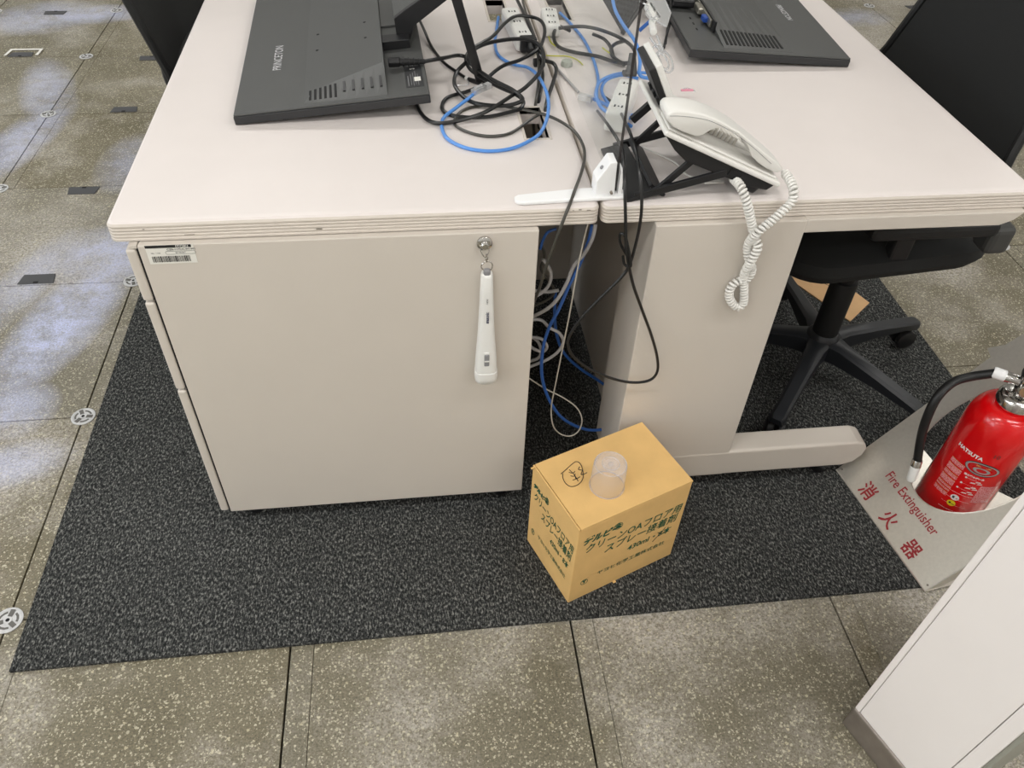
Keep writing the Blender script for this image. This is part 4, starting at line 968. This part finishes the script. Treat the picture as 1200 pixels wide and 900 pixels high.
bm = bmesh.new(); addbox(bm, .004, .022, -.002, .002, .005, .0075, M=M); obj('connector_clip', bm, M_CLEAR, cb_)
bm = bmesh.new(); addbox(bm, .012, .021, -.0045, .0045, -.003, .002, M=M); obj('connector_core', bm, M_CHROME, cb_)
bm = bmesh.new(); addbox(bm, .0262, .0288, -.0055, .0055, -.0045, .004, M=M); obj('connector_face', bm, M_BLACK, cb_)
# adapters / power taps
def tap(name, label, pa, pb, z, w_, h_, mt, rows=3, slot_side=1):
    A_, B_ = at(*pa, z), at(*pb, z); d0 = (B_-A_); ln = d0.length; d0.normalize(); s_ = Vector((-d0.y, d0.x, 0)); M = Matrix((d0, s_, Vector((0, 0, 1)))).transposed().to_4x4()
    t = thing(name, label, 'power strip', A_)
    obj('tap_body', box(0, ln, -w_/2, w_/2, -h_, 0, M=M), mt, t, bevel=.006, seg=3)
    for k in range(rows):
        x_ = ln*(k+.5)/rows; p_ = obj('socket', box(x_-.0065, x_+.0065, -w_*.33, w_*.33, 0, .0006, M=M), mt, t)
        for sg in (-.0075, .0045): obj('slot', box(x_-.004, x_+.004, sg, sg+.0025, .0006, .0012, M=M), M_GAP, p_)
        obj('earth_hole', box(x_-.0015, x_+.0015, -.0015, .0012, .0006, .0012, M=M), M_GAP, p_)
    return t, M, ln
t1, M1, l1 = tap('power_tap', 'white power tap left of the seam with a black plug in its end', (597, 8), (616, 44), H+.030, .036, .028, M_WHITE)
obj('tap_cord_boot', tube([M1 @ Vector((-.010, 0, -.014)), M1 @ Vector((.004, 0, -.014))], .009, 12), M_WHITE, t1, smooth=True)
pg = thing('power_plug', 'square black plug pushed into the white tap left of the seam', 'plug', at(618, 42, H+.03))
obj('plug_body', box(-.002, .020, -.016, .016, -.026, .002, M=M1), M_BLACK, pg, bevel=.003)
obj('plug_boot', tube([M1 @ Vector((.018, 0, -.010)), M1 @ Vector((.036, .002, -.016))], .007, 10), M_BLACK, pg, smooth=True)
cable('power_cable', 'black plug cord with bare green earth wire trailing beside it', 'cable', px([(624, 52, H+.02), (630, 62, H+.012), (634, 75, H+.008), (636, 90, H+.008), (633, 110, H+.006), (630, 128, H-.01), (632, 150, H-.06)]), M_CABLE, .0032)
cable('earth_wire', 'thin green and yellow earth wire beside the black plug', 'wire', px([(627, 44, H+.016), (629, 50, H+.01), (624, 57, H+.006), (622, 61, D), (626, 63, D), (628, 58, D)]), M_YG, .0012)
obj_ = thing('cable_clip', 'small black cable clip at the seam under the tangle', 'clip', at(632, 77, H)); obj('clip_body', box(-.012, .010, -.008, .008, .0, .012), M_BLACK, obj_, bevel=.002); obj('clip_tab', box(-.004, .006, -.010, .010, .012, .016), M_BLACK, obj_, bevel=.001)
t2, M2, l2 = tap('power_tap', 'white power tap right of the seam seen through the clear screen', (643, 8), (648, 30), H+.026, .034, .024, M_WHITE)
obj('tap_cord_boot', tube([M2 @ Vector((-.010, 0, -.012)), M2 @ Vector((.004, 0, -.012))], .009, 12), M_WHITE, t2, smooth=True)
t3, M3, l3 = tap('power_tap', 'white power tap with facing sockets behind the telephone', (738, 92), (722, 132), H+.042, .036, .036, M_WHITE)
# cables behind the screen
cable('power_cable', 'black cable arching right of the second tap behind the clear screen', 'cable', px([(668, 36, H+.02), (655, 31, H+.02), (650, 36, H+.016), (649, 45, H+.012), (655, 55, H+.008), (672, 61, H+.006), (700, 66, H+.008), (715, 71, H+.01), (730, 74, H+.012), (742, 73, H+.012)]), M_CABLE, .0036)
cable('power_cable', 'black cable looping behind the screen beside the perforated box', 'cable', px([(655, 33, H+.03), (680, 31, H+.03), (700, 34, H+.03), (722, 42, H+.03), (738, 52, H+.028), (744, 62, H+.022), (740, 72, H+.016), (730, 74, H+.010), (718, 66, H+.008), (716, 57, H+.01), (722, 51, H+.016), (732, 48, H+.02)]), M_CABLE, .0036)
cable('power_cable', 'short black cable curving between the loops behind the screen', 'cable', px([(695, 40, H+.018), (708, 46, H+.018), (716, 56, H+.012), (720, 68, H+.006), (732, 76, H+.004)]), M_CABLE, .0034)
cable('network_cable', 'light blue cable slanting away behind the clear screen', 'cable', px([(656, 15, D), (668, 27, D), (683, 45, D), (692, 62, D), (698, 78, D), (701, 95, D), (698, 112, D), (706, 122, D)]), M_BLUE, .003)
cable('network_cable', 'blue cable dropping beside the black perforated box', 'cable', px([(717, -6, H+.08), (721, 12, H+.07), (731, 30, H+.06), (742, 45, H+.05), (748, 58, H+.04), (750, 72, H+.03), (750, 88, H+.02), (762, 92, H+.01)]), M_BLUE, .0034)
cable('network_cable', 'blue cable coiled in rings around the white tap behind the telephone', 'cable', px([(764, 86, D+.01), (745, 85, D+.012), (722, 87, D+.014), (704, 95, D+.014), (699, 108, D+.014), (702, 122, D+.012), (712, 132, D+.012), (728, 139, D+.012), (746, 136, D+.012), (756, 130, D+.012), (748, 133, D+.006), (728, 136, D+.004), (712, 120, D+.004), (705, 105, D+.006), (712, 93, D+.01), (730, 88, D+.014), (748, 92, D+.01)]), M_BLUE, .003)
nb = cable('network_cable', 'blue cable ending in a clear connector near the seam', 'cable', px([(740, 148, D), (728, 140, D), (714, 125, D+.004), (700, 118, D+.006), (690, 114, D+.006)]), M_BLUE, .003)
pA, pB = at(694, 117, D+.008), at(674, 112, D+.008); d0 = (pB-pA).normalized(); side = d0.cross(Vector((0, 0, 1))).normalized(); M = Matrix((d0, side, side.cross(d0))).transposed().to_4x4(); M.translation = pA
obj('clear_connector', box(0, .026, -.006, .006, -.004, .006, M=M), M_CLEAR, nb, bevel=.0012)
obj('connector_core', box(.002, .011, -.0045, .0045, -.002, .003, M=M), M_CHROME, nb)
gwire = cable('grey_lead', 'grey translucent lead running across the desk to the clear connector', 'cable', px([(651, 78, D), (658, 86, D), (668, 97, D), (678, 108, D)]), M_GREY, .0024)
cable('earth_wire', 'short yellow earth wire lying on the seam', 'wire', px([(640, 65, D), (650, 65.5, D), (665, 66, D), (676, 70, D), (683, 76, D)]), M_YG, .0012)
cable('earth_wire', 'yellow wire hanging below the second tap', 'wire', px([(643, 43, D+.004), (646, 50, D+.004), (651, 54, D+.004)]), M_YG, .0014)
cable('twist_wire', 'tiny yellow tipped wire among the loops behind the screen', 'wire', px([(706, 56, H+.02), (714, 62, H+.02)]), M_YG, .0014)
pad = thing('rubber_pad', 'small round grey pad on the right desk behind the screen', 'pad', at(664, 77, H)); obj('pad_disc', lathe([(.0001, 0), (.011, 0), (.0115, .004), (.010, .009), (.0001, .0085)], n=24), mat('pad_grey', (166, 170, 160), .6), pad, smooth=True)
obj('pad_ring', tube([Vector((.0095*math.cos(t), .0095*math.sin(t), .0092)) for t in [2*math.pi*k/24 for k in range(24)]], .0006, 5, True), bpy.data.materials['pad_grey'], pad)
ad = thing('cable_boot', 'dark grey rubber boot on the cord of the tap behind the telephone', 'cable boot', at(740, 84, H+.03))
obj('boot_body', tube([Vector((0, 0, -.004)), Vector((0, .004, .012)), Vector((0, .010, .030))], lambda f: .011-.005*f, 12), mat('dark_grey_rubber', (70, 70, 70), .5), ad, smooth=True)
obj('boot_collar', box(-.016, .010, -.006, .008, -.008, .002), bpy.data.materials['dark_grey_rubber'], ad, bevel=.003)
# perforated black box standing among the cables
pbx = thing('perforated_box', 'black perforated device tipped on its corner at the top edge', 'device', at(729, 40, H+.002))
Z_ = H+.002; O_ = at(729, 40, Z_)
c_l = at(703, -5, H+.06)-O_; c_r = at(765, -12, H+.075)-O_
e1 = Vector(c_l); e2 = Vector(c_r)
bm = bmesh.new(); th_ = Vector((.004, .012, -.0))
addprism(bm, [Vector((0, 0, 0)), e1, e1+e2*.8, e2*1.0], th_); obj('device_body', bm, M_BLACK, pbx, bevel=.002)
nrm = e1.cross(e2).normalized(); nrm = nrm if nrm.y < 0 else -nrm
hx = bmesh.new()
for i in range(9):
    for j in range(7):
        a_, b_ = .12+.085*i, .10+.10*(j+.5*(i % 2))
        if a_ > .92 or b_ > .78: continue
        addlathe(hx, [(.0026, 0), (.0026, .0007)], axis_m(e1*a_+e2*b_+nrm*.0002, nrm), n=6)
tag(obj('perforations', hx, mat('perforation_dark', (4, 4, 5), .9), pbx), kind='stuff')
obj('device_rim', tube([Vector((0, 0, 0))+nrm*.001, e2+nrm*.001], .0045, 6), M_FRAME, pbx)
# clear clip holding a blue lead above the telephone
cl = thing('clear_clamp', 'clear plastic clamp above the telephone display', 'clamp', at(770, 18, H+.13))
q0 = at(770, 18, H+.13)
def cq(lst, z=H+.13): return [at(u, v, z)-q0 for u, v in lst]
obj('clamp_plate', prism(cq([(757, -4), (776, -10), (786, 16), (781, 31), (772, 26)]), (0, .006, -.004)), M_CLEAR, cl, bevel=.001)
obj('clamp_rim', tube(cq([(750, 2), (757, -4), (776, -8), (786, 15), (781, 31), (774, 27), (763, 20)]), .0014, 6), M_CLEAR, cl)
obj('clamp_jaw', prism(cq([(756, 4), (764, 3), (775, 20), (768, 25)]), (0, .004, -.010)), M_WHITE, cl, bevel=.001)
obj('clamp_knob', tube(cq([(764, 25), (766, 38)], H+.12), .0062, 12), M_WHITE, cl, bevel=.002)
obj('clamp_hook', tube(spline(cq([(752, 3), (760, 8), (757, 16), (763, 22), (770, 19)]), 5), .0016, 6), M_CLEAR, cl)
cable('network_cable', 'short blue cable stub under the clear clamp', 'cable', px([(749, 36, H+.09), (757, 29, H+.10), (764, 23, H+.11)]), M_DBLUE, .0034)
hk = thing('clear_ring_clip', 'clear plastic ring clip gripping the telephone display', 'clip', at(772, 72, H+.12)); q0 = at(772, 72, H+.12)
def ringpts(u, v, ru, rv, rot=0, z=H+.12, n=24):
    out = []
    for k in range(n):
        t = 2*math.pi*k/n; a_, b_ = ru*math.cos(t), rv*math.sin(t); out.append(at(u+a_*math.cos(rot)-b_*math.sin(rot), v+a_*math.sin(rot)+b_*math.cos(rot), z)-q0)
    return out
for (u, v, ru, rv, ro, z) in ((779, 72, 8, 14, -.5, H+.125), (767, 76, 8, 15, -.35, H+.125), (777, 72, 5, 10, -.5, H+.13), (771, 58, 6, 6, 0, H+.13)):
    obj('ring', tube(ringpts(u, v, ru, rv, ro, z), .0016, 6, True), M_CLEAR, hk, smooth=True)
obj('clip_arm', tube(spline(cq([(762, 44), (768, 52), (773, 60), (770, 68), (766, 78), (771, 90)], H+.125), 6), .0022, 6), M_CLEAR, hk, smooth=True)
obj('clip_brace', tube(spline(cq([(770, 42), (774, 52), (777, 62)], H+.128), 6), .002, 6), M_CLEAR, hk, smooth=True)
pnk = thing('pink_label', 'small pink paper label behind the white handset', 'label', at(804, 115, H+.004)); obj('label_sheet', box(-.012, .010, -.003, .003, .014, .016), M_PINK, pnk); obj('label_tie', tube(spline([(-.012, 0, .014), (0, .004, .017), (.016, 0, .012)], 4), .0012, 6), M_CLEAR, pnk)
# black lead pair behind the clamp, from the right monitor
cable('signal_cable', 'black cable hanging behind the clear clamp from the right monitor', 'cable', px([(822, 8, H+.03), (800, 11, H+.03), (788, 12, H+.03), (786, 25, H+.02), (781, 42, H+.01), (778, 56, D)]), M_CABLE, .0026)
cable('signal_cable', 'black cable along the top beside the clear clamp', 'cable', px([(786, -6, H+.06), (785, 14, H+.05), (782, 34, H+.03), (780, 52, D)]), M_CABLE, .0022)
# black loop hanging in front of the right desk
lp = px([(732, 98, H+.03), (728, 120, H+.035), (731, 140, H+.03), (740, 152, H+.02)])
S1 = [at(706, 112, D+.004), at(722, 124, D+.008), at(735, 148, y=.10), at(743, 170, y=.05), at(749, 200, y=.0), at(752, 235, y=-.022), at(750, 262, y=-.022), at(744, 290, y=-.02), at(737, 312, y=-.02), at(727, 326, y=-.02), at(705, 348, y=-.02), at(682, 372, y=-.02), at(667, 395, y=-.02), at(668, 412, y=-.02), at(684, 428, y=-.02),
      at(710, 441, y=-.024), at(738, 448, y=-.026), at(760, 446, y=-.028), at(770, 436, y=-.028), at(770, 418, y=-.026), at(763, 392, y=-.024), at(752, 362, y=-.024), at(741, 330, y=-.026), at(734, 290, y=-.028), at(733, 250, y=-.028), at(732, 215, y=-.012), at(731, 190, y=.02), at(728, 172, y=.06), at(715, 150, y=.10), at(700, 130, D+.003)]
cable('black_lead', 'black lead hanging in a long loop in front of the right desk leg', 'cable', S1, M_CABLE, .0025)
cable('cable_tie', 'small black twist of cable at the top of the hanging loop', 'tie', [at(735, 300, y=-.022), at(727, 285, y=-.02), at(727, 274, y=-.02), at(733, 278, y=-.026), at(738, 300, y=-.03), at(739, 312, y=-.03), at(732, 310, y=-.024), at(730, 300, y=-.022)], M_CABLE, .0022)
# cables under the desks, in the gap
def gp(lst, y): return [at(p[0], p[1], y=(p[2] if len(p) > 2 else y)) for p in lst]
cable('under_desk_cable', 'light grey cable hanging in the gap between the desks', 'cable', gp([(698, 262, .03), (694, 280, .03), (684, 298, .04), (672, 312, .05), (664, 332, .05), (652, 352, .05), (638, 364, .06), (618, 374, .08)], .05), M_GREY, .0032)
cable('under_desk_cable', 'thin pale wire dropping straight through the gap to a loop near the carpet', 'cable', gp([(689, 262, .025), (682, 290, .025), (675, 325, .025), (668, 365, .03), (660, 405, .04), (651, 450, .05), (646, 478, .05), (648, 498, .04), (656, 508, .04), (668, 511, .04), (678, 505, .045), (682, 492, .05), (676, 478, .06), (660, 466, .07), (640, 456, .08), (618, 442, .09)], .05), M_WIRE, .0014)
cable('under_desk_cable', 'blue cable dropping from the seam and sweeping across the carpet to the leg', 'cable', gp([(694, 264, .045), (690, 282, .045), (680, 308, .055), (668, 332, .06), (655, 362, .07), (643, 385, .08), (636, 410, .08), (635, 440, .08), (642, 465, .08), (655, 486, .08), (672, 498, .085), (692, 504, .09), (712, 502, .10), (725, 495, .11)], .06), M_DBLUE, .0032)
cable('under_desk_cable', 'second blue cable falling behind the grey one into the dark gap', 'cable', gp([(651, 340, .20), (650, 370, .20), (653, 395, .20), (662, 415, .20), (680, 432, .20), (700, 445, .20), (716, 457, .20), (726, 465, .2)], .2), M_DBLUE, .0032)
cable('under_desk_cable', 'short dark blue lead curling under the left desktop', 'cable', gp([(652, 268, .1), (642, 272, .1), (636, 282, .1), (633, 292, .1)], .1), M_DBLUE, .0026)
for k, (pl_, lab) in enumerate([([(636, 304), (641, 310), (646, 322), (642, 336), (630, 346), (615, 352)], 'grey cable loop just under the left desktop beside the pedestal'),
               ([(622, 340), (640, 342), (650, 341), (655, 340)], 'short grey cable crossing at mid height beside the pedestal'),
               ([(620, 375), (634, 375), (644, 384), (655, 390), (660, 400), (654, 412), (640, 422), (620, 430)], 'grey cable loop bulging out beside the pedestal'),
               ([(618, 395), (634, 397), (641, 406), (636, 412), (626, 409), (618, 402)], 'small grey cable ring beside the pedestal'),
               ([(618, 392), (630, 400), (634, 412), (630, 420), (618, 424)], 'lowest grey cable coil against the pedestal')]):
    cable('under_desk_cable', lab, 'cable', gp(pl_, .07+.012*k), M_GREY, .003)
cable('under_desk_cable', 'thin black lead tangled high beside the pedestal', 'cable', gp([(634, 285), (638, 300), (634, 315), (644, 330), (650, 342), (640, 352), (622, 360)], .12), M_OLIVE, .0024)
print('objects', len(bpy.data.objects))
